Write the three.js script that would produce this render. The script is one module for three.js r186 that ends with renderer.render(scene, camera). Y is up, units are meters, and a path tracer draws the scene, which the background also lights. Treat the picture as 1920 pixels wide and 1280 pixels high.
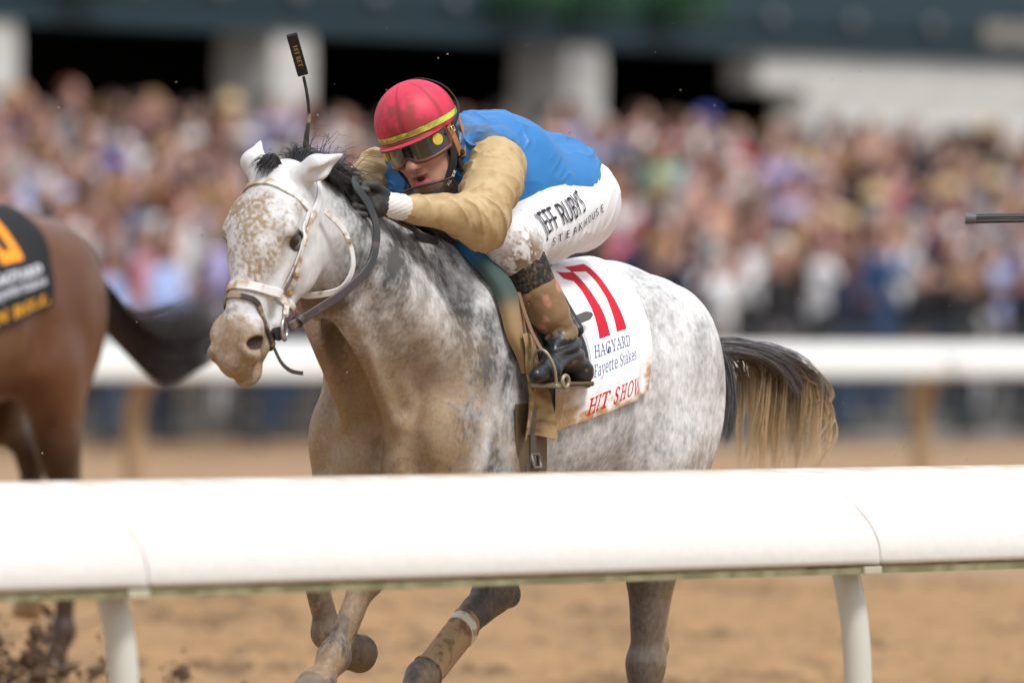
import * as THREE from 'three';
import { mergeGeometries } from 'three/addons/utils/BufferGeometryUtils.js';
import { RoundedBoxGeometry } from 'three/addons/geometries/RoundedBoxGeometry.js';

// ---------------------------------------------------------------- camera, sky, sun, exposure
const scene = new THREE.Scene();
const camera = new THREE.PerspectiveCamera(3.478, 1.5, 0.5, 900);
camera.position.set(0, 1.66, 31);
camera.rotation.set(-0.00759, 0, 0);
camera.rotateZ(0.0139);
camera.focus = 30.65;
camera.userData.fStop = 3.4;
const renderer = new THREE.WebGLRenderer({ antialias: true });
renderer.toneMapping = THREE.LinearToneMapping;
renderer.toneMappingExposure = 1.72;
renderer.shadowMap.enabled = true;
{ // overcast sky: brighter towards the zenith and round the veiled sun
  const W = 256, H = 128, data = new Float32Array(W * H * 4);
  const sd = new THREE.Vector3(0.34, 0.86, 0.40).normalize();
  for (let j = 0; j < H; j++) for (let i = 0; i < W; i++) {
    const el = ((j + 0.5) / H - 0.5) * Math.PI, az = ((i + 0.5) / W - 0.5) * 2 * Math.PI;
    const x = Math.cos(el) * Math.cos(az), y = Math.sin(el), z = Math.cos(el) * Math.sin(az);
    const c = Math.max(0, x * sd.x + y * sd.y + z * sd.z);
    const L = 0.36 + 0.26 * Math.max(0, y) + 0.25 * Math.pow(c, 6);
    const o = (j * W + i) * 4; data[o] = L * 0.965; data[o + 1] = L; data[o + 2] = L * 1.075; data[o + 3] = 1;
  }
  const t = new THREE.DataTexture(data, W, H, THREE.RGBAFormat, THREE.FloatType);
  t.mapping = THREE.EquirectangularReflectionMapping; t.magFilter = THREE.LinearFilter; t.minFilter = THREE.LinearFilter; t.needsUpdate = true;
  scene.background = t; scene.environment = t; scene.backgroundIntensity = 1.0; scene.environmentIntensity = 1.0;
  const sun = new THREE.DirectionalLight(0xfffaf2, 1.5);
  sun.position.copy(sd).multiplyScalar(60); sun.target.position.set(0, 1, 0);
  sun.castShadow = true; sun.shadow.radius = 26; sun.shadow.mapSize.set(2048, 2048);
  Object.assign(sun.shadow.camera, { left: -20, right: 20, top: 20, bottom: -20, near: 1, far: 160 });
  scene.add(sun, sun.target);
}

// ---------------------------------------------------------------- helpers
let seed = 12345;
const srand = (s) => { seed = s >>> 0; };
const rnd = () => { seed = (seed + 0x6D2B79F5) >>> 0; let t = seed; t = Math.imul(t ^ (t >>> 15), t | 1); t ^= t + Math.imul(t ^ (t >>> 7), t | 61); return ((t ^ (t >>> 14)) >>> 0) / 4294967296; };
const rr = (a, b) => a + (b - a) * rnd();
const pick = (a) => a[Math.floor(rnd() * a.length)];
const clamp = (x, a = 0, b = 1) => (x < a ? a : x > b ? b : x);
const lerp = (a, b, t) => a + (b - a) * t;
const sst = (a, b, x) => { const t = clamp((x - a) / (b - a)); return t * t * (3 - 2 * t); };
const mix3 = (a, b, t) => [a[0] + (b[0] - a[0]) * t, a[1] + (b[1] - a[1]) * t, a[2] + (b[2] - a[2]) * t];
const V = (x, y, z) => new THREE.Vector3(x, y, z);
function h3(x, y, z) { let h = Math.imul(x, 374761393) ^ Math.imul(y, 668265263) ^ Math.imul(z, 2147483647 - 1274126177); h = Math.imul(h ^ (h >>> 13), 1274126177); return ((h ^ (h >>> 16)) >>> 0) / 4294967296; }
function vn(x, y, z) {
  const xi = Math.floor(x), yi = Math.floor(y), zi = Math.floor(z); let fx = x - xi, fy = y - yi, fz = z - zi;
  fx = fx * fx * (3 - 2 * fx); fy = fy * fy * (3 - 2 * fy); fz = fz * fz * (3 - 2 * fz);
  const L = (a, b, t) => a + (b - a) * t;
  return L(L(L(h3(xi, yi, zi), h3(xi + 1, yi, zi), fx), L(h3(xi, yi + 1, zi), h3(xi + 1, yi + 1, zi), fx), fy),
    L(L(h3(xi, yi, zi + 1), h3(xi + 1, yi, zi + 1), fx), L(h3(xi, yi + 1, zi + 1), h3(xi + 1, yi + 1, zi + 1), fx), fy), fz);
}
function fbm(x, y, z, o = 3) { let s = 0, a = 0.5, n = 0; for (let i = 0; i < o; i++) { s += a * vn(x, y, z); n += a; a *= 0.5; x = x * 2.03 + 7.1; y = y * 2.03 + 3.3; z = z * 2.03 + 5.7; } return s / n; }
const usedNames = new Map();
function numbered(n) { const k = usedNames.get(n) || 0; usedNames.set(n, k + 1); return k ? `${n}_${String(k).padStart(3, '0')}` : n; }
function shade(o) { o.traverse((m) => { if (m.isMesh) { m.castShadow = true; m.receiveShadow = true; } }); return o; }
function thing(name, label, category, group, pos = [0, 0, 0], turn = 0) {
  const o = new THREE.Group(); o.name = numbered(name); o.position.set(...pos); o.rotation.y = turn;
  o.userData = { label, category }; if (group) o.userData.group = group; scene.add(o); return o;
}
function part(name, geo, mat, parent, label) {
  const m = new THREE.Mesh(geo, mat); m.name = name; m.castShadow = m.receiveShadow = true; if (label) m.userData.label = label; parent.add(m); return m;
}
function solo(name, geo, mat, label, category, group, kind) {
  const m = new THREE.Mesh(geo, mat); m.name = numbered(name); m.castShadow = m.receiveShadow = true;
  m.userData = kind ? { kind } : { label, category }; if (kind && label) m.userData.label = label; if (kind && category) m.userData.category = category; if (group) m.userData.group = group; scene.add(m); return m;
}
const lin = (r, g, b) => new THREE.Color().setRGB(r, g, b);
const std = (c, rough = 0.8, o = {}) => new THREE.MeshStandardMaterial({ color: Array.isArray(c) ? lin(...c) : c, roughness: rough, ...o });
const vcm = (rough = 0.8, o = {}) => new THREE.MeshStandardMaterial({ color: 0xffffff, vertexColors: true, roughness: rough, ...o });

// ---------------------------------------------------------------- signed-distance modelling
// shape list: rc = tapered capsule, el = oriented ellipsoid; k = blend; sub = carve
const rc = (a, b, ra, rb, k = 0.03, zs = 1) => ({ t: 0, a, b, ra, rb, k, zs, c: [(a[0] + b[0]) / 2, (a[1] + b[1]) / 2, (a[2] + b[2]) / 2], R: Math.hypot(a[0] - b[0], a[1] - b[1], a[2] - b[2]) / 2 + Math.max(ra, rb) * Math.max(1, zs) });
function el(c, r, k = 0.03, rz = 0, ry = 0, rx = 0) {
  const m = new THREE.Matrix4().makeRotationFromEuler(new THREE.Euler(rx, ry, rz, 'ZYX')).invert().elements;
  return { t: 1, c, r, k, m: [m[0], m[4], m[8], m[1], m[5], m[9], m[2], m[6], m[10]], R: Math.max(...r) };
}
const sub = (p) => ({ ...p, s: 1 });
const chain = (pts, k = 0.03, zs = 1) => pts.slice(1).map((q, i) => rc(pts[i].slice(0, 3), q.slice(0, 3), pts[i][3], q[3], k, zs));
function pd(p, x, y, z) {
  if (p.t === 0) {
    const a = p.a, b = p.b, bx = b[0] - a[0], by = b[1] - a[1], bz = b[2] - a[2], px = x - a[0], py = y - a[1], pz = z - a[2];
    let t = (px * bx + py * by + pz * bz) / (bx * bx + by * by + bz * bz + 1e-12); t = t < 0 ? 0 : t > 1 ? 1 : t;
    const dx = px - t * bx, dy = py - t * by, dz = (pz - t * bz) / p.zs;
    return (Math.sqrt(dx * dx + dy * dy + dz * dz) - p.ra - (p.rb - p.ra) * t) * (p.zs < 1 ? Math.max(p.zs, 0.75) : 1);
  }
  const c = p.c, m = p.m, r = p.r, qx = x - c[0], qy = y - c[1], qz = z - c[2];
  const ux = (m[0] * qx + m[1] * qy + m[2] * qz) / r[0], uy = (m[3] * qx + m[4] * qy + m[5] * qz) / r[1], uz = (m[6] * qx + m[7] * qy + m[8] * qz) / r[2];
  const k0 = Math.sqrt(ux * ux + uy * uy + uz * uz), k1 = Math.sqrt((ux / r[0]) ** 2 + (uy / r[1]) ** 2 + (uz / r[2]) ** 2);
  return k1 < 1e-9 ? -Math.min(r[0], r[1], r[2]) : k0 * (k0 - 1) / k1;
}
function ev(list, x, y, z) {
  let d = 1e3;
  for (let i = 0; i < list.length; i++) {
    const p = list[i], e = pd(p, x, y, z), k = p.k;
    if (p.s) { const f = -e, h = k - Math.abs(d - f); d = Math.max(d, f); if (h > 0) d += h * h / (4 * k); }
    else { const h = k - Math.abs(d - e); d = Math.min(d, e); if (h > 0) d -= h * h / (4 * k); }
  }
  return d;
}
function bounds(list) {
  const lo = [1e9, 1e9, 1e9], hi = [-1e9, -1e9, -1e9];
  for (const p of list) if (!p.s) for (let i = 0; i < 3; i++) { lo[i] = Math.min(lo[i], p.c[i] - p.R - 0.02); hi[i] = Math.max(hi[i], p.c[i] + p.R + 0.02); }
  return [lo, hi];
}
// sparse surface nets; warp(x,y,z)->extra distance (optional, small)
function mesher(list, h, { color, bump, keep, warp } = {}) {
  const [lo, hi] = bounds(list), B = 8, bs = B * h, RR = bs * 0.87 + h;
  const nb = [0, 1, 2].map((i) => Math.ceil((hi[i] - lo[i]) / bs) + 1);
  const cellV = new Map(), P = [], blocks = [];
  const N = [nb[0] * B + 2, nb[1] * B + 2, nb[2] * B + 2], key = (i, j, k) => (i * N[1] + j) * N[2] + k;
  for (let bi = 0; bi < nb[0]; bi++) for (let bj = 0; bj < nb[1]; bj++) for (let bk = 0; bk < nb[2]; bk++) {
    const ox = lo[0] + bi * bs, oy = lo[1] + bj * bs, oz = lo[2] + bk * bs, cx = ox + bs / 2, cy = oy + bs / 2, cz = oz + bs / 2;
    let near = false; const loc = [];
    for (const p of list) {
      const q = Math.hypot(cx - p.c[0], cy - p.c[1], cz - p.c[2]) - p.R;
      if (q > RR + p.k + 0.03) continue;
      const e = pd(p, cx, cy, cz);
      if (e < (RR + p.k) * 1.7 + 0.02) { loc.push(p); if (!p.s) near = true; }
    }
    if (!near) continue;
    if (Math.abs(ev(loc, cx, cy, cz)) > RR * 1.7) continue;
    const n1 = B + 1, F = new Float32Array(n1 * n1 * n1); let pos = false, neg = false;
    for (let i = 0; i < n1; i++) for (let j = 0; j < n1; j++) for (let k = 0; k < n1; k++) {
      const X = ox + i * h, Y = oy + j * h, Z = oz + k * h;
      let v = ev(loc, X, Y, Z); if (warp && Math.abs(v) < 0.05) v += warp(X, Y, Z); F[(i * n1 + j) * n1 + k] = v; if (v < 0) neg = true; else pos = true;
    }
    if (!pos || !neg) continue;
    blocks.push([bi, bj, bk, F]);
    for (let i = 0; i < B; i++) for (let j = 0; j < B; j++) for (let k = 0; k < B; k++) {
      let mask = 0; const v = [];
      for (let c = 0; c < 8; c++) { const f = F[((i + (c & 1)) * n1 + j + ((c >> 1) & 1)) * n1 + k + ((c >> 2) & 1)]; v.push(f); if (f < 0) mask |= 1 << c; }
      if (mask === 0 || mask === 255) continue;
      let sx = 0, sy = 0, sz = 0, n = 0;
      for (let c = 0; c < 8; c++) for (let ax = 0; ax < 3; ax++) {
        if (c & (1 << ax)) continue; const c2 = c | (1 << ax);
        if (((mask >> c) & 1) === ((mask >> c2) & 1)) continue;
        const t = v[c] / (v[c] - v[c2]);
        sx += (c & 1) + (ax === 0 ? t : 0); sy += ((c >> 1) & 1) + (ax === 1 ? t : 0); sz += ((c >> 2) & 1) + (ax === 2 ? t : 0); n++;
      }
      cellV.set(key(bi * B + i, bj * B + j, bk * B + k), P.length / 3);
      P.push(ox + (i + sx / n) * h, oy + (j + sy / n) * h, oz + (k + sz / n) * h);
    }
  }
  const I = [];
  for (const [bi, bj, bk, F] of blocks) {
    const n1 = B + 1;
    for (let i = 0; i < B; i++) for (let j = 0; j < B; j++) for (let k = 0; k < B; k++) {
      const f0 = F[(i * n1 + j) * n1 + k] < 0, gi = bi * B + i, gj = bj * B + j, gk = bk * B + k;
      for (let ax = 0; ax < 3; ax++) {
        const f1 = F[((i + (ax === 0)) * n1 + j + (ax === 1)) * n1 + k + (ax === 2)] < 0;
        if (f0 === f1) continue;
        let q;
        if (ax === 0) q = [[0, -1, -1], [0, 0, -1], [0, 0, 0], [0, -1, 0]];
        else if (ax === 1) q = [[-1, 0, -1], [-1, 0, 0], [0, 0, 0], [0, 0, -1]];
        else q = [[-1, -1, 0], [0, -1, 0], [0, 0, 0], [-1, 0, 0]];
        const id = q.map((d) => cellV.get(key(gi + d[0], gj + d[1], gk + d[2])));
        if (id.some((x) => x === undefined)) continue;
        if (f0) I.push(id[0], id[1], id[2], id[0], id[2], id[3]); else I.push(id[0], id[2], id[1], id[0], id[3], id[2]);
      }
    }
  }
  const nv = P.length / 3, pos = new Float32Array(P), nor = new Float32Array(P.length), e = h * 0.6;
  // normals from the mesh itself, area weighted
  const accumulate = () => {
    nor.fill(0);
    for (let t = 0; t < I.length; t += 3) {
      const a = I[t] * 3, b = I[t + 1] * 3, c = I[t + 2] * 3;
      const ux = pos[b] - pos[a], uy = pos[b + 1] - pos[a + 1], uz = pos[b + 2] - pos[a + 2], wx = pos[c] - pos[a], wy = pos[c + 1] - pos[a + 1], wz = pos[c + 2] - pos[a + 2];
      const nx = uy * wz - uz * wy, ny = uz * wx - ux * wz, nz = ux * wy - uy * wx;
      for (const q of [a, b, c]) { nor[q] += nx; nor[q + 1] += ny; nor[q + 2] += nz; }
    }
    for (let i = 0; i < nor.length; i += 3) { const l = Math.hypot(nor[i], nor[i + 1], nor[i + 2]) || 1; nor[i] /= l; nor[i + 1] /= l; nor[i + 2] /= l; }
  };
  accumulate();
  if (bump) { for (let i = 0; i < pos.length; i += 3) { const d = bump(pos[i], pos[i + 1], pos[i + 2]); pos[i] += nor[i] * d; pos[i + 1] += nor[i + 1] * d; pos[i + 2] += nor[i + 2] * d; } accumulate(); }
  const g = new THREE.BufferGeometry();
  g.setAttribute('position', new THREE.BufferAttribute(pos, 3)); g.setAttribute('normal', new THREE.BufferAttribute(nor, 3));
  if (color) { const C = new Float32Array(nv * 3); for (let i = 0; i < nv; i++) { const q = color(pos[i * 3], pos[i * 3 + 1], pos[i * 3 + 2], nor[i * 3], nor[i * 3 + 1], nor[i * 3 + 2]); C[i * 3] = q[0]; C[i * 3 + 1] = q[1]; C[i * 3 + 2] = q[2]; } g.setAttribute('color', new THREE.BufferAttribute(C, 3)); }
  g.setIndex(I); return g;
}
// ---------------------------------------------------------------- racehorse: x forward, y up, z to its right
const HP0 = [1.175, 1.857], HA = [0.485, -0.8745], HF = [0.8745, 0.485];   // poll, along the face, out of the face
const HZ = 1.17; // breadth of the head
const HD = (t, u, z = 0) => { t *= 0.965; u -= Math.max(0, t - 0.28) * 0.09; return [HP0[0] + HA[0] * t + HF[0] * u, HP0[1] + HA[1] * t + HF[1] * u, z * HZ]; };
const hang = Math.atan2(HA[1], HA[0]);
const hel = (t, u, z, rt, ru, rz, k = 0.03) => el(HD(t, u, z), [rt, ru, rz * HZ], k, hang);
function soleCut(cor, toe) { const dx = toe[0] - cor[0], dy = toe[1] - cor[1], l = Math.hypot(dx, dy), k = 0.058; return sub(el([toe[0] + dx / l * k, toe[1] + dy / l * k, toe[2]], [0.045, 0.10, 0.10], 0.004, Math.atan2(dy, dx))); }
function foreLeg(s, elbow, knee, fet, cor, toe) {
  const dx = knee[0] - elbow[0], dy = knee[1] - elbow[1], cx = fet[0] - knee[0], cy = fet[1] - knee[1], cl = Math.hypot(cx, cy);
  const bx = -(-cy) / cl, by = -cx / cl; // towards the back of the cannon
  const back = [cy / cl, -cx / cl];
  return [
    rc([elbow[0] - 0.02, elbow[1] + 0.03, elbow[2]], [elbow[0] + dx * 0.55, elbow[1] + dy * 0.55, lerp(elbow[2], knee[2], 0.5)], 0.115, 0.072, 0.07, 0.8),
    rc([elbow[0] + dx * 0.5, elbow[1] + dy * 0.5, lerp(elbow[2], knee[2], 0.5)], knee, 0.074, 0.050, 0.03, 0.85),
    el(knee, [0.056, 0.06, 0.052], 0.03, Math.atan2(dy, dx)),
    el([knee[0] + cx * 0.12, knee[1] + cy * 0.12, knee[2]], [0.05, 0.046, 0.046], 0.03, Math.atan2(cy, cx)),
    rc([knee[0] + cx * 0.1, knee[1] + cy * 0.1, knee[2]], fet, 0.036, 0.031, 0.025, 0.9),
    rc([knee[0] + cx * 0.15 + back[0] * 0.028, knee[1] + cy * 0.15 + back[1] * 0.028, knee[2]], [fet[0] - cx * 0.1 + back[0] * 0.03, fet[1] - cy * 0.1 + back[1] * 0.03, fet[2]], 0.017, 0.018, 0.012),
    el(fet, [0.044, 0.041, 0.04], 0.025, Math.atan2(cy, cx)), el([fet[0] + back[0] * 0.03, fet[1] + back[1] * 0.03, fet[2]], [0.026, 0.026, 0.026], 0.02),
    rc(fet, cor, 0.036, 0.036, 0.025), rc(cor, [lerp(cor[0], toe[0], 0.25), lerp(cor[1], toe[1], 0.25), cor[2]], 0.046, 0.05, 0.012), rc([lerp(cor[0], toe[0], 0.25), lerp(cor[1], toe[1], 0.25), cor[2]], toe, 0.048, 0.053, 0.012), soleCut(cor, toe),
  ];
}
function hindLeg(s, stifle, hock, fet, cor, toe) {
  const dx = hock[0] - stifle[0], dy = hock[1] - stifle[1], cx = fet[0] - hock[0], cy = fet[1] - hock[1], cl = Math.hypot(cx, cy), back = [cy / cl, -cx / cl];
  const L = (t) => [stifle[0] + dx * t, stifle[1] + dy * t, lerp(stifle[2], hock[2], t)];
  const pt = [hock[0] - cx / cl * 0.06 + back[0] * 0.055, hock[1] - cy / cl * 0.06 + back[1] * 0.055, hock[2]];
  const B = L(0.25);
  return [
    rc(L(-0.1), L(0.45), 0.118, 0.085, 0.08, 0.75), rc(L(0.4), L(0.95), 0.082, 0.047, 0.04, 0.8),
    rc([B[0] - 0.07, B[1] + 0.02, B[2]], pt, 0.07, 0.02, 0.03, 0.7),
    el(hock, [0.066, 0.056, 0.048], 0.03, Math.atan2(cy, cx)), el(pt, [0.032, 0.028, 0.026], 0.03),
    rc(pt, [hock[0] + cx * 0.2 + back[0] * 0.03, hock[1] + cy * 0.2 + back[1] * 0.03, hock[2]], 0.026, 0.022, 0.02),
    rc(hock, [hock[0] + cx * 0.3, hock[1] + cy * 0.3, hock[2]], 0.05, 0.037, 0.03, 0.9), rc([hock[0] + cx * 0.25, hock[1] + cy * 0.25, hock[2]], fet, 0.038, 0.034, 0.02, 0.9),
    rc([hock[0] + cx * 0.2 + back[0] * 0.03, hock[1] + cy * 0.2 + back[1] * 0.03, hock[2]], [fet[0] - cx * 0.07 + back[0] * 0.032, fet[1] - cy * 0.07 + back[1] * 0.032, fet[2]], 0.019, 0.019, 0.012),
    el(fet, [0.047, 0.044, 0.042], 0.025, Math.atan2(cy, cx)), el([fet[0] + back[0] * 0.032, fet[1] + back[1] * 0.032, fet[2]], [0.028, 0.028, 0.028], 0.02),
    rc(fet, cor, 0.038, 0.037, 0.025), rc(cor, [lerp(cor[0], toe[0], 0.25), lerp(cor[1], toe[1], 0.25), cor[2]], 0.046, 0.05, 0.012), rc([lerp(cor[0], toe[0], 0.25), lerp(cor[1], toe[1], 0.25), cor[2]], toe, 0.048, 0.052, 0.012), soleCut(cor, toe),
  ];
}
function horseShape(legs) {
  const L = [];
  // trunk
  L.push(el([0.25, 1.255, 0], [0.44, 0.365, 0.275], 0.05), el([-0.12, 1.27, 0], [0.48, 0.325, 0.295], 0.12), el([-0.47, 1.345, 0], [0.36, 0.27, 0.25], 0.12));
  L.push(rc([0.46, 1.57, 0], [0.12, 1.535, 0], 0.085, 0.10, 0.12, 0.8), el([-0.5, 1.418, 0], [0.335, 0.195, 0.205], 0.08), rc([0.1, 1.5, 0], [-0.45, 1.525, 0], 0.10, 0.095, 0.1));
  L.push(rc([-0.70, 1.47, 0], [-0.86, 1.39, 0], 0.12, 0.05, 0.08), rc([-0.82, 1.41, 0], [-1.0, 1.395, 0], 0.045, 0.03, 0.03));
  for (const s of [-1, 1]) {
    L.push(el([-0.55, 1.29, 0.15 * s], [0.245, 0.285, 0.115], 0.06, 0.2), el([-0.60, 1.08, 0.135 * s], [0.125, 0.27, 0.092], 0.08, 0.28), el([-0.715, 1.25, 0.10 * s], [0.115, 0.20, 0.088], 0.06, 0.05), el([-0.40, 1.16, 0.175 * s], [0.14, 0.22, 0.08], 0.06, -0.35));
    L.push(el([-0.43, 1.50, 0.13 * s], [0.10, 0.07, 0.08], 0.07));
    // shoulder, arm, breast
    L.push(el([0.50, 1.30, 0.165 * s], [0.135, 0.32, 0.085], 0.06, 0.42), el([0.60, 1.16, 0.16 * s], [0.14, 0.15, 0.095], 0.06, 0.3), el([0.44, 1.13, 0.175 * s], [0.19, 0.14, 0.085], 0.06, -0.5));
    L.push(el([0.645, 1.06, 0.085 * s], [0.105, 0.16, 0.088], 0.035, -0.1), el([0.60, 0.96, 0.08 * s], [0.12, 0.10, 0.075], 0.05));
    // neck: side muscle, throat strap
    L.push(rc([1.0, 1.62, 0.060 * s], [0.69, 1.20, 0.064 * s], 0.050, 0.062, 0.03), rc([1.0, 1.72, 0.055 * s], [0.56, 1.34, 0.12 * s], 0.075, 0.12, 0.05));
  }
  L.push(rc([0.46, 1.44, 0], [0.76, 1.58, 0], 0.235, 0.185, 0.10, 0.68), rc([0.76, 1.58, 0], [1.11, 1.735, 0], 0.185, 0.13, 0.06, 0.66), rc([0.40, 1.57, 0], [0.80, 1.70, 0], 0.09, 0.075, 0.06, 0.7), rc([0.80, 1.70, 0], [1.13, 1.805, 0], 0.075, 0.07, 0.05, 0.7));
  // grooves: between breast halves, before the shoulder, jugular
  L.push(sub(rc([0.79, 1.13, 0], [0.70, 0.90, 0], 0.026, 0.03, 0.04)));
  for (const s of [-1, 1]) {
    L.push(sub(rc([0.99, 1.56, 0.128 * s], [0.76, 1.24, 0.128 * s], 0.020, 0.030, 0.04)), sub(rc([0.93, 1.50, 0], [0.77, 1.20, 0], 0.022, 0.028, 0.05)));
    L.push(sub(rc([0.775, 1.16, 0.150 * s], [0.70, 0.92, 0.160 * s], 0.024, 0.026, 0.04)));
    L.push(sub(rc([0.25, 1.38, 0.345 * s], [0.38, 1.10, 0.335 * s], 0.03, 0.03, 0.09)));
    L.push(sub(rc([-0.70, 1.30, 0.275 * s], [-0.66, 0.98, 0.235 * s], 0.02, 0.02, 0.06)));
    L.push(sub(rc([-0.22, 1.42, 0.35 * s], [-0.27, 1.15, 0.335 * s], 0.05, 0.06, 0.1)));
  }
  L.push(...foreLeg(-1, ...legs.lf), ...foreLeg(1, ...legs.rf), ...hindLeg(-1, ...legs.lh), ...hindLeg(1, ...legs.rh));
  // head
  L.push(hel(0.09, -0.005, 0, 0.14, 0.098, 0.082, 0.04), hel(0.19, 0.022, 0, 0.14, 0.075, 0.082, 0.04));
  L.push(rc(HD(0.2, 0.02), HD(0.46, 0.008), 0.072, 0.055, 0.04, 0.86), rc(HD(0.24, -0.05), HD(0.47, -0.025), 0.07, 0.045, 0.04, 0.7));
  for (const s of [-1, 1]) {
    L.push(hel(0.18, -0.085, 0.052 * s, 0.118, 0.092, 0.032, 0.03), rc(HD(0.24, -0.125, 0.035 * s), HD(0.5, -0.06, 0.022 * s), 0.03, 0.022, 0.03));
    L.push(rc(HD(0.19, 0.0, 0.078 * s), HD(0.35, -0.012, 0.056 * s), 0.02, 0.012, 0.02));
    L.push(rc(HD(0.125, 0.052, 0.062 * s), HD(0.19, 0.045, 0.079 * s), 0.026, 0.024, 0.025));
    L.push(sub(hel(0.205, 0.016, 0.102 * s, 0.027, 0.02, 0.018, 0.014)));
    L.push(hel(0.492, 0.022, 0.040 * s, 0.052, 0.034, 0.024, 0.02), hel(0.543, 0.012, 0.046 * s, 0.026, 0.036, 0.019, 0.012));
    L.push(sub(el(HD(0.520, 0.016, 0.060 * s), [0.038, 0.022, 0.026], 0.008, hang + 0.95, 0)), sub(el(HD(0.508, 0.010, 0.046 * s), [0.034, 0.018, 0.036], 0.005, hang + 0.95)));
    L.push(sub(rc(HD(0.49, -0.052, 0.056 * s), HD(0.60, -0.056, 0.03 * s), 0.004, 0.007, 0.012)));
    // ear: a flattened, hollowed cone turned out and back
    const b = HD(0.012, 0.035, 0.055 * s), tip = s < 0 ? [b[0] - 0.060, b[1] + 0.060, -0.158] : [b[0] - 0.045, b[1] + 0.092, 0.092], m = s < 0 ? [b[0] - 0.014, b[1] + 0.026, -0.112] : [b[0] - 0.010, b[1] + 0.038, 0.088];
    L.push(rc(b, m, 0.030, 0.034, 0.018), rc(m, tip, 0.034, 0.004, 0.012), ...(s > 0 ? [] : [0]).map(() => sub(rc([m[0] + 0.03, m[1] - 0.025, m[2] + 0.012 * s], [tip[0] + 0.018, tip[1] - 0.02, tip[2] + 0.004 * s], 0.018, 0.009, 0.012))));
  }
  L.push(hel(0.495, -0.006, 0, 0.075, 0.054, 0.048, 0.03), hel(0.568, -0.014, 0, 0.034, 0.044, 0.040, 0.025), hel(0.560, -0.072, 0, 0.040, 0.026, 0.031, 0.015), rc(HD(0.45, -0.055), HD(0.55, -0.075), 0.035, 0.026, 0.03));
  return L;
}
const TURN = -122 * Math.PI / 180;
const greyLegs = {
  lf: [[0.48, 1.03, -0.165], [0.925, 0.815, -0.115], [1.065, 0.585, -0.10], [1.135, 0.515, -0.10], [1.205, 0.475, -0.10]],
  rf: [[0.48, 1.03, 0.165], [0.895, 0.935, 0.12], [0.775, 0.635, 0.11], [0.685, 0.585, 0.11], [0.615, 0.575, 0.11]],
  lh: [[-0.44, 1.06, -0.185], [-0.475, 0.525, -0.14], [-0.44, 0.185, -0.135], [-0.385, 0.10, -0.135], [-0.345, 0.052, -0.135]],
  rh: [[-0.28, 1.02, 0.165], [-0.085, 0.735, 0.12], [0.30, 0.505, 0.105], [0.375, 0.44, 0.105], [0.425, 0.385, 0.105]],
};
const hoofs = (lg) => Object.values(lg).map((l) => [l[3], l[4]]);
const greyShape = horseShape(greyLegs);
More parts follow.
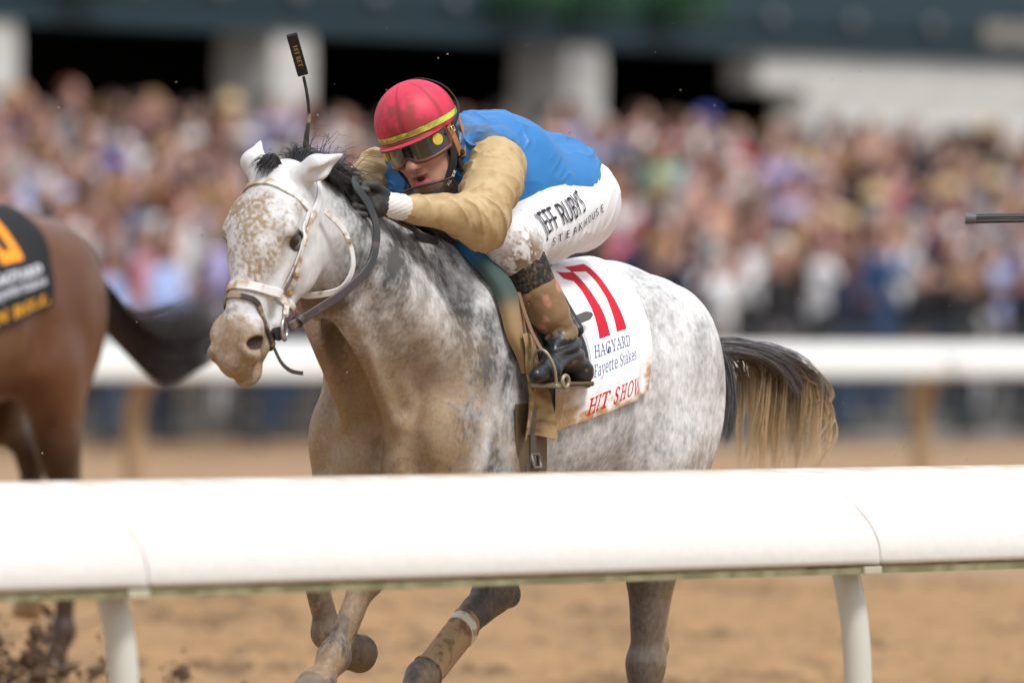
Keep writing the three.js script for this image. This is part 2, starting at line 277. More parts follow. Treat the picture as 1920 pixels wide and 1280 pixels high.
function greyCoat(x, y, z, nx, ny, nz) {
  const n1 = fbm(x * 9, y * 9, z * 9, 3), n2 = fbm(x * 26 + 5, y * 26, z * 26, 2), n3 = vn(x * 210, y * 210, z * 210), n4 = fbm(x * 60, y * 60, z * 60, 2);
  const hairs = fbm(x * 170 + y * 60, y * 55 - x * 40, z * 170, 2);                 // lie of the coat
  const dap = Math.abs(fbm(x * 17 + 3, y * 17, z * 17, 2) - 0.5) * 2, dap2 = fbm(x * 38 + 8, y * 38, z * 38, 2);
  let light = 0.58 + (n1 - 0.5) * 0.55 + (0.42 - dap) * 0.12 + (dap2 - 0.5) * 0.42 + (hairs - 0.5) * 0.42 + (n3 - 0.5) * 0.15;
  const fore = sst(0.02, 0.5, x) * sst(1.2, 1.0, x);                                  // neck and shoulder greyer than the quarters
  const streak = fbm(x * 9 + y * 5, y * 4 - x * 3, z * 7, 3), st2 = fbm(x * 34 + y * 18, y * 11 - x * 8, z * 30, 2);
  light -= fore * 0.25; light += fore * ((streak - 0.5) * 1.15 + (st2 - 0.5) * 0.42);
  const head = sst(1.02, 1.13, x) * sst(1.20, 1.27, y); light = lerp(light, 0.66 + (n2 - 0.5) * 0.22 + (n4 - 0.5) * 0.2 + (hairs - 0.5) * 0.14, head);
  light += sst(-0.15, -0.5, x + (n1 - 0.5) * 0.5) * 0.07;
  light = clamp(light, 0.09, 0.84);
  let c = [light * 0.965, light * 0.965, light * 0.975];
  const low = sst(1.02, 0.88, y + (n1 - 0.5) * 0.12);                               // dark slate legs
  c = mix3(c, [0.035 + hairs * 0.075, 0.029 + hairs * 0.066, 0.026 + hairs * 0.06], low * 0.95);
  const mud = [0.215 + n3 * 0.10 + hairs * 0.05, 0.145 + n3 * 0.07 + hairs * 0.035, 0.078 + n3 * 0.045 + hairs * 0.02];
  const wisp = (n1 - 0.5) * 0.5 + (n2 - 0.5) * 0.35 + (hairs - 0.5) * 0.35;
  let m = 0;
  if (x < 1.05) m = Math.max(m, sst(0.44, 0.72, x + wisp * 0.42) * sst(1.64, 1.28, y + wisp * 0.34) * 0.92 * (1 - 0.62 * low));
  m = Math.max(m, sst(0.40, 0.62, n1 + (hairs - 0.5) * 0.2) * sst(1.30, 1.08, y + wisp * 0.3) * sst(0.1, 0.45, x) * 0.8);
  if (head > 0.4) {
    const t = ((x - HP0[0]) * HA[0] + (y - HP0[1]) * HA[1]) / 0.965, u = (x - HP0[0]) * HF[0] + (y - HP0[1]) * HF[1] + Math.max(0, t * 0.965 - 0.28) * 0.09;
    const fine = fbm(x * 120, y * 120, z * 120, 3), area = fbm(x * 13 + 2, y * 13, z * 13, 2), front = sst(0.0, 0.06, u) * sst(0.04, 0.12, t);
    m = Math.max(m * (1 - head), front * sst(0.60, 0.42, Math.abs(z) * 0) * 0 , front * (0.22 * sst(0.3, 0.6, area) + 0.66 * sst(0.47, 0.66, fine * 0.66 + area * 0.42 + 0.0)), sst(0.42, 0.475, t + (n2 - 0.5) * 0.09 + (fine - 0.5) * 0.05) * (0.72 + 0.3 * fine));
    if (z < -0.055 && u < 0.0 && t < 0.44) m *= 0.25;
    for (const s of [-1, 1]) { const q = HD(0.506, 0.012, 0.044 * s); if (Math.hypot((x - q[0]) / 1.2, y - q[1], (z - q[2]) * 1.1) < 0.028) { c = [0.035, 0.016, 0.013]; m = 0.05; } }
    for (const s of [-1, 1]) { const q = HD(0.205, 0.018, 0.1 * s), e = Math.hypot(x - q[0], y - q[1], z - q[2]); c = mix3(c, [0.16, 0.14, 0.13], sst(0.05, 0.02, e) * 0.6); }
  }
  m = Math.max(m, sst(-0.38, -0.55, x) * sst(1.22, 1.0, y + wisp * 0.5) * 0.75);
  m = Math.max(m, low * sst(0.42, 0.68, n1 * 0.7 + n4 * 0.3) * 0.42);
  c = mix3(c, mud, clamp(m * (0.70 + 0.66 * hairs + 0.3 * (n2 - 0.5))));
  for (const [a, b] of hoofs(greyLegs)) { const q = Math.hypot(x - b[0], y - b[1], z - b[2]), q0 = Math.hypot(x - a[0], y - a[1], z - a[2]); if (q < 0.075 && q0 > 0.03) c = [0.17 * (0.7 + 0.6 * n4), 0.125 * (0.7 + 0.6 * n4), 0.085 * (0.7 + 0.6 * n4)]; }
  return c;
}
// ---------------------------------------------------------------- surface helpers
function grad(list, x, y, z, e = 0.002) {
  const g = [ev(list, x + e, y, z) - ev(list, x - e, y, z), ev(list, x, y + e, z) - ev(list, x, y - e, z), ev(list, x, y, z + e) - ev(list, x, y, z - e)];
  const l = Math.hypot(...g) || 1; return [g[0] / l, g[1] / l, g[2] / l];
}
function onSurf(list, p, off = 0) { let q = [...p], n = [0, 1, 0]; for (let i = 0; i < 5; i++) { n = grad(list, ...q); const d = ev(list, ...q); q = q.map((v, j) => v - n[j] * d * 0.95); } return { p: q.map((v, j) => v + n[j] * off), n }; }
function catmull(pts, n, closed = false) { const c = new THREE.CatmullRomCurve3(pts.map((p) => V(...p)), closed, 'centripetal'); return c.getSpacedPoints(n).map((v) => [v.x, v.y, v.z]); }
// a strap of rectangular section; if list is given it hugs that surface
function strap(pts, width, thick, { list, off = 0.002, n = 40, closed = false, up, color, taper } = {}) {
  let P = catmull(pts, n, closed), N;
  if (list) { const s = P.map((p) => onSurf(list, p, off)); P = s.map((q) => q.p); N = s.map((q) => q.n); }
  else N = P.map((p, i) => (up ? (typeof up === 'function' ? up(i / (P.length - 1), p) : up) : [0, 0, -1]));
  const pos = [], idx = [], col = [], uv = [], RN = thick > 0.02 ? 14 : 6; let len = 0;
  for (let i = 0; i < P.length; i++) {
    const a = P[Math.max(0, i - 1)], b = P[Math.min(P.length - 1, i + 1)], t = V(b[0] - a[0], b[1] - a[1], b[2] - a[2]).normalize();
    const nn = V(...N[i]); nn.addScaledVector(t, -nn.dot(t)).normalize(); const w = new THREE.Vector3().crossVectors(t, nn);
    if (i) len += Math.hypot(P[i][0] - P[i - 1][0], P[i][1] - P[i - 1][1], P[i][2] - P[i - 1][2]);
    const k = taper ? taper(i / (P.length - 1)) : 1, hw = width * k / 2, ch = Math.min(thick * 0.35, hw * 0.3);
    const ring = thick > 0.02 ? Array.from({ length: RN }, (_, q) => { const a = Math.PI * (1 - q / (RN - 1)), c = Math.cos(a), s = Math.sin(a); return [Math.sign(c) * Math.pow(Math.abs(c), 0.8) * hw, Math.pow(s, 0.7) * thick * (0.5 + 0.5 * k)]; }) : [[-hw, 0], [-hw, thick - ch], [-hw + ch, thick], [hw - ch, thick], [hw, thick - ch], [hw, 0]];
    for (const [x, y] of ring) { pos.push(P[i][0] + w.x * x + nn.x * y, P[i][1] + w.y * x + nn.y * y, P[i][2] + w.z * x + nn.z * y); uv.push(len, x); if (color) col.push(...color(i / (P.length - 1), x / hw, P[i])); }
  }
  const m = RN; for (let i = 0; i < P.length - 1; i++) for (let j = 0; j < m; j++) { const a = i * m + j, b = i * m + (j + 1) % m, c = a + m, d = b + m; idx.push(a, c, b, b, c, d); }
  for (const o of closed ? [] : [0, (P.length - 1) * m]) { for (let j = 1; j < m - 1; j++) o ? idx.push(o, o + j + 1, o + j) : idx.push(o, o + j, o + j + 1); }
  const g = new THREE.BufferGeometry(); g.setAttribute('position', new THREE.Float32BufferAttribute(pos, 3)); g.setAttribute('uv', new THREE.Float32BufferAttribute(uv, 2));
  if (color) g.setAttribute('color', new THREE.Float32BufferAttribute(col, 3)); g.setIndex(idx); const q = g.toNonIndexed(); q.computeVertexNormals(); return softer(q, thick > 0.02 ? 0.6 : 0.9);
}
function softer(g, cosLimit = 0.7) { // average face normals of vertices that meet at a shallow angle
  const p = g.attributes.position.array, n = g.attributes.normal.array, map = new Map(), out = new Float32Array(n.length);
  for (let i = 0; i < p.length; i += 3) { const k = `${Math.round(p[i] * 2e4)},${Math.round(p[i + 1] * 2e4)},${Math.round(p[i + 2] * 2e4)}`; (map.get(k) || map.set(k, []).get(k)).push(i); }
  for (const a of map.values()) for (const i of a) { let x = 0, y = 0, z = 0; for (const j of a) if (n[i] * n[j] + n[i + 1] * n[j + 1] + n[i + 2] * n[j + 2] > cosLimit) { x += n[j]; y += n[j + 1]; z += n[j + 2]; } const l = Math.hypot(x, y, z) || 1; out[i] = x / l; out[i + 1] = y / l; out[i + 2] = z / l; }
  g.setAttribute('normal', new THREE.BufferAttribute(out, 3)); return g;
}
const tube = (pts, r, seg = 24, rad = 8, closed = false) => new THREE.TubeGeometry(new THREE.CatmullRomCurve3(pts.map((p) => V(...p)), closed, 'centripetal'), seg, r, rad, closed);
// a grid sheet with thickness: f(a,b)->[x,y,z]; a,b in 0..1
function sheet(f, na, nb, thick, color) {
  const P = [], uv = [], col = [];
  for (let j = 0; j <= nb; j++) for (let i = 0; i <= na; i++) { const a = i / na, b = j / nb; P.push(V(...f(a, b))); uv.push(a, 1 - b); if (color) col.push(...color(a, b)); }
  const id = (i, j) => j * (na + 1) + i, Nn = P.map((p, k) => { const i = k % (na + 1), j = (k / (na + 1)) | 0; const u = P[id(Math.min(na, i + 1), j)].clone().sub(P[id(Math.max(0, i - 1), j)]), v = P[id(i, Math.min(nb, j + 1))].clone().sub(P[id(i, Math.max(0, j - 1))]); return u.cross(v).normalize(); });
  const pos = [], nor = [], UV = [], C = [], idx = [];
  for (const side of [1, -1]) P.forEach((p, k) => { const o = side > 0 ? 0 : -thick; pos.push(p.x + Nn[k].x * o, p.y + Nn[k].y * o, p.z + Nn[k].z * o); nor.push(Nn[k].x * side, Nn[k].y * side, Nn[k].z * side); UV.push(uv[k * 2], uv[k * 2 + 1]); if (color) C.push(col[k * 3], col[k * 3 + 1], col[k * 3 + 2]); });
  const M = P.length;
  for (let j = 0; j < nb; j++) for (let i = 0; i < na; i++) { const a = id(i, j), b = id(i + 1, j), c = id(i + 1, j + 1), d = id(i, j + 1); idx.push(a, b, c, a, c, d, M + a, M + c, M + b, M + a, M + d, M + c); }
  const edge = (a, b) => idx.push(a, M + a, b, b, M + a, M + b);
  for (let i = 0; i < na; i++) { edge(id(i, 0), id(i + 1, 0)); edge(id(i + 1, nb), id(i, nb)); } for (let j = 0; j < nb; j++) { edge(id(0, j + 1), id(0, j)); edge(id(na, j), id(na, j + 1)); }
  const g = new THREE.BufferGeometry(); g.setAttribute('position', new THREE.Float32BufferAttribute(pos, 3)); g.setAttribute('normal', new THREE.Float32BufferAttribute(nor, 3)); g.setAttribute('uv', new THREE.Float32BufferAttribute(UV, 2));
  if (color) g.setAttribute('color', new THREE.Float32BufferAttribute(C, 3)); g.setIndex(idx); return g;
}
// point of the trunk surface at station x, angle phi from the spine down the left side (negative: right side)
const trunk = greyShape.filter((p) => p.c[0] < 0.8 && p.c[1] > 1.05);
function drape(list, x, phi, off, yc = 1.27) {
  const dy = Math.cos(phi), dz = -Math.sin(phi); let r = 0.62;
  for (let i = 0; i < 60; i++) { const d = ev(list, x, yc + dy * r, dz * r); if (d < 0.0006) break; r -= d * 0.7; }
  r += off; return [x, yc + dy * r, dz * r];
}
// hair: many thin three-sided tapering strands in one geometry
class Hair {
  constructor() { this.p = []; this.n = []; this.c = []; this.i = []; }
  add(pts, w, color) {
    const b = this.p.length / 3, m = pts.length;
    for (let i = 0; i < m; i++) {
      const a = pts[Math.max(0, i - 1)], c = pts[Math.min(m - 1, i + 1)], t = V(c[0] - a[0], c[1] - a[1], c[2] - a[2]).normalize();
      const u = V(0.3, 0.5, -0.8).cross(t).normalize(), v = t.clone().cross(u), s = i / (m - 1), r = w * (s > 0.55 ? Math.max(0.06, 1 - (s - 0.55) / 0.45) : 1), col = color(s);
      for (let k = 0; k < 3; k++) { const an = k * 2.094, x = Math.cos(an), y = Math.sin(an), nx = u.x * x + v.x * y, ny = u.y * x + v.y * y, nz = u.z * x + v.z * y; this.p.push(pts[i][0] + nx * r, pts[i][1] + ny * r, pts[i][2] + nz * r); this.n.push(nx, ny, nz); this.c.push(...col); }
    }
    for (let i = 0; i < m - 1; i++) for (let k = 0; k < 3; k++) { const p = b + i * 3 + k, q = b + i * 3 + (k + 1) % 3; this.i.push(p, q, p + 3, q, q + 3, p + 3); }
  }
  geo() { const g = new THREE.BufferGeometry(); g.setAttribute('position', new THREE.Float32BufferAttribute(this.p, 3)); g.setAttribute('normal', new THREE.Float32BufferAttribute(this.n, 3)); g.setAttribute('color', new THREE.Float32BufferAttribute(this.c, 3)); g.setIndex(this.i); return g; }
}
const jit = (p, a) => [p[0] + (rnd() - 0.5) * 2 * a, p[1] + (rnd() - 0.5) * 2 * a, p[2] + (rnd() - 0.5) * 2 * a];
function canvasTex(w, h, draw) { const c = document.createElement('canvas'); c.width = w; c.height = h; const g = c.getContext('2d'); draw(g, w, h); const t = new THREE.CanvasTexture(c); t.colorSpace = THREE.SRGBColorSpace; t.magFilter = THREE.LinearFilter; t.anisotropy = 8; return t; }
// fine mottled tone (grain) as a tiling grey texture
function grainTex(size, fn) { const d = new Uint8Array(size * size * 4); for (let j = 0; j < size; j++) for (let i = 0; i < size; i++) { const v = clamp(fn(i / size, j / size)) * 255, o = (j * size + i) * 4; d[o] = d[o + 1] = d[o + 2] = v; d[o + 3] = 255; } const t = new THREE.DataTexture(d, size, size); t.wrapS = t.wrapT = THREE.RepeatWrapping; t.magFilter = THREE.LinearFilter; t.minFilter = THREE.LinearMipmapLinearFilter; t.generateMipmaps = true; t.needsUpdate = true; return t; }
// ---------------------------------------------------------------- track: d runs with the horses, n points away from the inside rail
const D3 = V(-Math.cos(58 * Math.PI / 180), 0, Math.sin(58 * Math.PI / 180)), N3 = V(-Math.sin(58 * Math.PI / 180), 0, -Math.cos(58 * Math.PI / 180));
const TR = (s, n, y = 0) => [D3.x * s + N3.x * n, y, D3.z * s + N3.z * n];   // along, across
const base3 = new THREE.Matrix4().makeRotationY(TURN);
function clodH(s, n) { // churned dirt
  let h = (fbm(s * 1.1, 1.5, n * 1.1, 3) - 0.5) * 0.07 + (fbm(s * 4, 9.5, n * 4, 3) - 0.5) * 0.09;
  const r = fbm(s * 14, 4.2, n * 14, 2); h += Math.max(0, r - 0.50) * 0.17;
  return h;
}
{
  const g = new THREE.BufferGeometry(), pos = [], col = [], idx = [];
  const s0 = -24, s1 = 12, n0 = -1.2, n1 = 16.5, st = 0.045, ns = Math.round((s1 - s0) / 0.06), nn = Math.round((n1 - n0) / st);
  for (let j = 0; j <= nn; j++) for (let i = 0; i <= ns; i++) {
    const s = lerp(s0, s1, i / ns), n = lerp(n0, n1, j / nn), fade = sst(0, 1, Math.min(i, ns - i, j, nn - j) / 6), h = clodH(s, n) * fade + 0.004;
    pos.push(...TR(s, n, h)); const a = fbm(s * 3, 7, n * 3, 3), b = vn(s * 30, 2, n * 30), k = 0.78 + 0.30 * a + 0.16 * (b - 0.5);
    const damp = sst(0.55, 0.72, fbm(s * 1.7 + 9, 3, n * 1.7, 3)) * 0.5;
    col.push(0.345 * k * (1 - damp), 0.205 * k * (1 - damp), 0.096 * k * (1 - damp));
  }
  for (let j = 0; j < nn; j++) for (let i = 0; i < ns; i++) { const a = j * (ns + 1) + i, b = a + 1, c = a + ns + 1, d = c + 1; idx.push(a, c, b, b, c, d); }
  g.setAttribute('position', new THREE.Float32BufferAttribute(pos, 3)); g.setAttribute('color', new THREE.Float32BufferAttribute(col, 3)); g.setIndex(idx); g.computeVertexNormals();
  solo('dirt_track', g, vcm(0.97, { side: THREE.DoubleSide }), null, null, null, 'structure');
  // the sheet that goes on to the horizon
  const tex = grainTex(256, (u, v) => 0.62 + 0.5 * (fbm(u * 8, v * 8, 1, 4) - 0.5)); tex.repeat.set(500, 500);
  const big = new THREE.PlaneGeometry(1600, 1600).rotateX(-Math.PI / 2);
  const gm = solo('ground', big, new THREE.MeshStandardMaterial({ color: lin(0.50, 0.31, 0.165), map: tex, roughness: 1 }), null, null, null, 'structure'); gm.position.y = -0.05;
}
// ---------------------------------------------------------------- running rails: a hooded white cover on goose-neck posts
const railWhite = (() => { const t = grainTex(512, (u, v) => 0.93 + 0.10 * (fbm(u * 40, v * 40, 2, 3) - 0.5)); t.repeat.set(1.2, 1.2); return new THREE.MeshStandardMaterial({ color: lin(0.86, 0.86, 0.845), map: t, roughness: 0.42 }); })();
function hoodProfile(w, h) { // (across, up): from the track edge over the top and down to the near lip
  const p = []; for (let i = 0; i <= 22; i++) { const a = i / 22 * Math.PI / 2; p.push([w * (1 - Math.sin(a)) - 0 * w, h * Math.cos(a) - h]); }
  return p;
}
function hoodGeo(len, w, h, thick, dusty) {
  const pr = [[w + 0.006, -0.035], [w + 0.004, -0.012], [w - 0.004, -0.002]].concat(hoodProfile(w, h).map(([a, b]) => [a * 0.985, b])).concat([[0.001, -h - 0.014], [0.006, -h - 0.02], [0.028, -h - 0.02]]);
  const inner = pr.map(([a, b], i) => { const p = pr[Math.max(0, i - 1)], q = pr[Math.min(pr.length - 1, i + 1)], tx = q[0] - p[0], ty = q[1] - p[1], l = Math.hypot(tx, ty) || 1; return [a + -ty / l * thick * -1, b + tx / l * thick * -1 * -1]; });
  const pos = [], idx = [], col = [], uv = [], n = pr.length, seg = 60;
  for (let k = 0; k <= seg; k++) { const s = (k / seg - 0.5) * len; for (const [set, inn] of [[pr, 0], [inner, 1]]) set.forEach(([a, b], i) => { pos.push(s, b, a); uv.push(s, i * 0.025);
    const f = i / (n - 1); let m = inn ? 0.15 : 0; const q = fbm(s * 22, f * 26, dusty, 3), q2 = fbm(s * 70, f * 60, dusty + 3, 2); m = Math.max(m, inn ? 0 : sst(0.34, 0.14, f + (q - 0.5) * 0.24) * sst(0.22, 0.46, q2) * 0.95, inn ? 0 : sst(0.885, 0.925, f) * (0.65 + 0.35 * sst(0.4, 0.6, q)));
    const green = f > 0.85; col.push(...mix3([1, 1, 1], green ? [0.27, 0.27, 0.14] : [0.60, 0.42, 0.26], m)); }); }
  const W = 2 * n; for (let k = 0; k < seg; k++) for (let i = 0; i < n - 1; i++) { const a = k * W + i, b = a + 1, c = a + W, d = c + 1; idx.push(a, b, c, b, d, c); const e = a + n, f = e + 1, g = c + n, h2 = g + 1; idx.push(e, g, f, f, g, h2); }
  for (const k of [0, seg]) for (let i = 0; i < n - 1; i++) { const a = k * W + i, b = a + 1, e = a + n, f = e + 1; k ? idx.push(a, b, e, b, f, e) : idx.push(a, e, b, b, e, f); }
  const g = new THREE.BufferGeometry(); g.setAttribute('position', new THREE.Float32BufferAttribute(pos, 3)); g.setAttribute('uv', new THREE.Float32BufferAttribute(uv, 2)); g.setAttribute('color', new THREE.Float32BufferAttribute(col, 3)); g.setIndex(idx); g.computeVertexNormals(); return g;
}
function postGeo(r, reach, topY, low) { // goose neck: rises from the ground and bends over to carry the cover
  return tube([[0, -0.2, 0], [0, low * 0.5, 0], [0, low, 0], [0, low + (topY - low) * 0.55, reach * 0.13], [0, low + (topY - low) * 0.85, reach * 0.42], [0, topY, reach]], r, 48, 20);
}
function rail(name, along, across, len, opt) {
  const o = thing(name, opt.label, 'running rail', opt.group, TR(along, across), TURN + (opt.flip ? Math.PI : 0));
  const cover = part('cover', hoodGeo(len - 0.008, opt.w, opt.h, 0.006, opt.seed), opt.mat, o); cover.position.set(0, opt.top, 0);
  const post = part('post', postGeo(opt.r, opt.w * 0.55, opt.top - opt.h * 0.42, opt.top - opt.h - 0.42), opt.post, o); post.position.set(opt.postAt, 0, opt.w * 0.16);
  const br = part('bracket', new RoundedBoxGeometry(0.16, 0.035, 0.05, 2, 0.01), opt.metal, o); br.position.set(opt.postAt + 0.09, opt.top - opt.h - 0.012, opt.w * 0.28);
  { const sg = new THREE.BoxGeometry(len - 0.006, 0.017, 0.008, 120, 1, 1), sp = sg.attributes.position, sc = []; for (let i = 0; i < sp.count; i++) { const q = fbm(sp.getX(i) * 9, opt.seed, 3, 3); sc.push(...mix3([0.17, 0.175, 0.085], [0.34, 0.32, 0.19], sst(0.3, 0.75, fbm(sp.getX(i) * 22, opt.seed, 3, 3) * 0.6 + q * 0.4))); } sg.setAttribute('color', new THREE.Float32BufferAttribute(sc, 3)); const strip = part('bottom_seal', sg, opt.strip, o); strip.position.set(0, opt.top - opt.h - 0.0295, 0.006); }  // thin olive-brown strip standing for the cover underside below the lip
  if (opt.lip) { const lp = part('joint_clip', new RoundedBoxGeometry(0.085, 0.020, 0.010, 1, 0.003), opt.clip, o); lp.position.set(-len / 2 + 0.04, opt.top - opt.h - 0.0295, -0.004); }
  return o;
}
// ---------------------------------------------------------------- inside rail, outside rail
{
  const metal = std([0.03, 0.03, 0.028], 0.6), m = railWhite.clone(); m.vertexColors = true;
  const postM = std([0.60, 0.61, 0.55], 0.38), stripM = vcm(0.8);
  const len = 3.37, names = ['that crosses behind the post nearest the brown horse', 'spanning the picture below the grey horse', 'running on behind the grey horse at the right', 'farther down the track beyond the frame', 'one length farther still beyond the frame'];
  [6.40, 3.03, -0.34, -3.71].forEach((c, i) => rail('running_rail', c, -1.96, len, { label: `white hooded inside rail section ${names[i]}`, group: 'inside rail sections', w: 0.37, h: 0.222, top: 1.12, r: 0.0365, postAt: len / 2 - 0.012, mat: m, post: postM, metal, strip: stripM, clip: std([0.50, 0.49, 0.36], 0.8), seed: 3 + i * 7, lip: true }));
  // outside rail: lower lip away, posts caked with dirt
  const m2 = railWhite.clone(); m2.vertexColors = true; m2.color = lin(0.74, 0.745, 0.73);
  const muddy = std([0.40, 0.275, 0.16], 0.9), L2 = 3.16;
  const where = ['beyond the brown horse', 'behind the brown tail', 'hidden mostly by the grey horse', 'behind the grey tail', 'at the right edge', 'leaving the picture at the right'];
  for (let k = 0; k < 6; k++) {
    const s = sAt(268, 21.2) - (k - 0.5) * L2;
    const o = thing('running_rail', `pale outside rail section across the track ${where[k]}`, 'running rail', 'outside rail sections', TR(s, 21.0), TURN);
    const c = part('cover', hoodGeo(L2 - 0.01, 0.36, 0.22, 0.006, 60 + k), m2, o); c.position.y = 1.12;
    const p = part('post', tube([[0, -0.2, 0.12], [0, 0.4, 0.12], [0, 0.70, 0.115], [0, 0.86, 0.06], [0, 0.93, -0.04], [0, 0.96, -0.12]], 0.062, 32, 14), muddy, o); p.position.x = -L2 / 2 + 0.02; p.position.z = 0.12;
  }
}
// station along the track that shows at picture column px for something at distance n across it
function sAt(px, n) { const q = (px - 960) / 21080, bx = N3.x * n, bz = 31 - N3.z * n; return (q * bz - bx) / (D3.x + q * D3.z); }
function pxAt(s, n, y) { const p = TR(s, n, y), z = 31 - p[2], px = 960 + 21080 * p[0] / z, f = (px - 960) * 0.0139; return [px + 0, 480 + f + 21080 * (1.66 - y) / z]; }
// ---------------------------------------------------------------- spectators' fence
{
  const iron = std([0.035, 0.047, 0.055], 0.55), pk = new THREE.CylinderGeometry(0.011, 0.011, 1.0, 8), rl = new RoundedBoxGeometry(2.38, 0.04, 0.03, 1, 0.006), po = new RoundedBoxGeometry(0.06, 1.12, 0.06, 1, 0.008), cap = new THREE.ConeGeometry(0.018, 0.05, 6);
  const spots = ['behind the brown horse', 'under the brown horse\'s tail', 'below the grey horse\'s muzzle', 'behind the grey horse\'s chest', 'behind the grey horse\'s belly', 'behind the grey horse\'s quarters', 'behind the grey tail', 'beside the far rail post', 'at the right edge', 'past the right edge'];
  const s0 = sAt(-120, 36);
  for (let k = 0; k < 10; k++) {
    const o = thing('picket_fence', `dark iron picket fence panel before the crowd ${spots[k]}`, 'fence', 'crowd fence panels', TR(s0 - 1.2 - k * 2.4, 36), TURN);
    for (let i = 0; i < 20; i++) { const p = part('picket', pk, iron, o); p.position.set(-1.14 + i * 0.12, 0.56, 0); const t = part('picket_tip', cap, iron, p); t.position.y = 0.525; }
    for (const y of [0.16, 0.62, 0.98]) { const r = part('fence_rail', rl, iron, o); r.position.set(0, y, -0.027); }
    const q = part('fence_post', po, iron, o); q.position.set(-1.2, 0.56, 0);
  }
}
// ---------------------------------------------------------------- grandstand
{
  const stoneT = grainTex(512, (u, v) => 0.80 + 0.34 * (fbm(u * 10, v * 10, 5, 4) - 0.5)); stoneT.repeat.set(0.5, 0.5);
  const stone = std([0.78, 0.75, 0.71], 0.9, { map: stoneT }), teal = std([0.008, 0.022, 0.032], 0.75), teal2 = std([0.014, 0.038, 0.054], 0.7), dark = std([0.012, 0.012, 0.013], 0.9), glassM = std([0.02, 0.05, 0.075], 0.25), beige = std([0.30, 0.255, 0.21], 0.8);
  const conc = std([0.30, 0.29, 0.27], 0.95);
  const A = 52.6, sm = sAt(960, A), gs = thing('grandstand', 'long grandstand with limestone piers, dark teal fascia and black openings', 'grandstand', null, TR(sm, A), TURN);
  const bx = (name, w, h, d, x, y, z, m, par = gs) => { const p = part(name, new RoundedBoxGeometry(w, h, d, 1, 0.02), m, par); p.position.set(x, y, z); return p; };
  const X = (px) => sAt(px, A) - sm;
  // piers with a base and a capital stone
  for (const px of [-560, -12, 545, 1092]) { const p = bx('pier', 0.78, 4.4, 0.78, X(px), 2.0, 0.4, stone); for (let c = 0; c < 6; c++) bx('stone_course', 0.80, 0.66, 0.80, 0, -1.8 + c * 0.68, 0, stone, p); }
  { const x0 = X(1470), x1 = X(3300); for (let c = 0; c < 7; c++) for (let k = 0; k < 12; k++) { const w = (x0 - x1) / 12; bx('stone_block', w - 0.012, 0.6, 0.5, x0 - w * (k + 0.5 + (c % 2 ? 0.25 : -0.25)), 0.35 + c * 0.61, 0.3, stone); } }
  bx('fascia', 60, 0.22, 1.0, -8, 4.24, 0.45, teal2); bx('fascia', 60, 0.09, 0.9, -8, 4.393, 0.5, teal); bx('fascia', 60, 1.06, 0.96, -8, 4.965, 0.47, teal2); bx('fascia', 60, 2.4, 0.6, -8, 6.72, 0.6, teal);
  bx('floor_slab', 60, 0.3, 9, -8, 4.6, 5.2, dark); bx('back_wall', 60, 5.4, 0.3, -8, 1.9, 9.6, dark); bx('side_wall', 0.3, 5.4, 9, 21.9, 1.9, 5.2, dark); bx('side_wall', 0.3, 5.4, 9, -37.9, 1.9, 5.2, dark);  // interior shade is put into the near-black colour of slab and walls
  for (const px of [1330, 1560, 1800, 2040]) { const w = bx('window', 1.7, 1.9, 0.06, X(px), 6.7, 0.27, glassM); bx('mullion', 0.05, 1.9, 0.05, 0, 0, -0.05, teal2, w); }
  bx('sign_panel', 3.0, 0.24, 0.06, X(1945), 4.50, -0.045, beige);
  // ferns hung along the fascia, small round lamps below
  const leaf = std([0.022, 0.115, 0.035], 0.7, { side: THREE.DoubleSide }), leafG = () => { const H = new Hair(); for (let i = 0; i < 170; i++) { const a = rr(0, 6.28), r = rr(0.1, 0.5), p = [0, 0.2, 0]; H.add([p, [Math.cos(a) * r * 0.5, 0.3, Math.sin(a) * r * 0.5], [Math.cos(a) * r, rr(-0.05, 0.2), Math.sin(a) * r], [Math.cos(a) * r * 1.2, rr(-0.45, 0), Math.sin(a) * r * 1.2]], 0.03, () => [0.03, 0.2, 0.06]); } return H.geo(); };
  [[160, 'over the straw-hatted crowd at the left'], [975, 'above the jockey'], [1105, 'above the pale pier'], [1270, 'before the stone wall']].forEach(([px, w]) => { const f = thing('hanging_fern', `green hanging fern on the teal fascia ${w}`, 'plant', 'ferns on the grandstand', TR(sAt(px, A - 0.35), A - 0.35, 4.78), 0); part('fronds', leafG(), leaf, f); part('basket', new THREE.LatheGeometry([[0.0, -0.02], [0.16, 0.0], [0.22, 0.18], [0.2, 0.2]].map((q) => new THREE.Vector2(...q)), 14), std([0.05, 0.035, 0.02], 0.9), f); });
  const bulb = std([0.16, 0.17, 0.19], 0.3), bg = new THREE.SphereGeometry(0.085, 16, 12), ring = new THREE.CylinderGeometry(0.05, 0.06, 0.05, 14).rotateX(Math.PI / 2);
  for (let k = 0; k < 13; k++) { const b = part('lamp', bg, bulb, gs); b.position.set(X(92 + k * 149), 4.56, -0.08); const r = part('lamp_collar', ring, teal, b); r.position.z = 0.07; }
  // stepped standing terrace
  const te = thing('terrace', 'stepped concrete terrace', 'terrace', null, TR(sm, 36.4), TURN); delete te.userData.label; delete te.userData.category; te.userData.kind = 'structure';
  for (let r = 0; r < 15; r++) { const h = 0.02 + 0.138 * r; const p = part('step', new THREE.BoxGeometry(60, h + 0.3, 1.07), conc, te); p.position.set(-6, (h - 0.3) / 2, 0.55 + r * 1.07); }
}
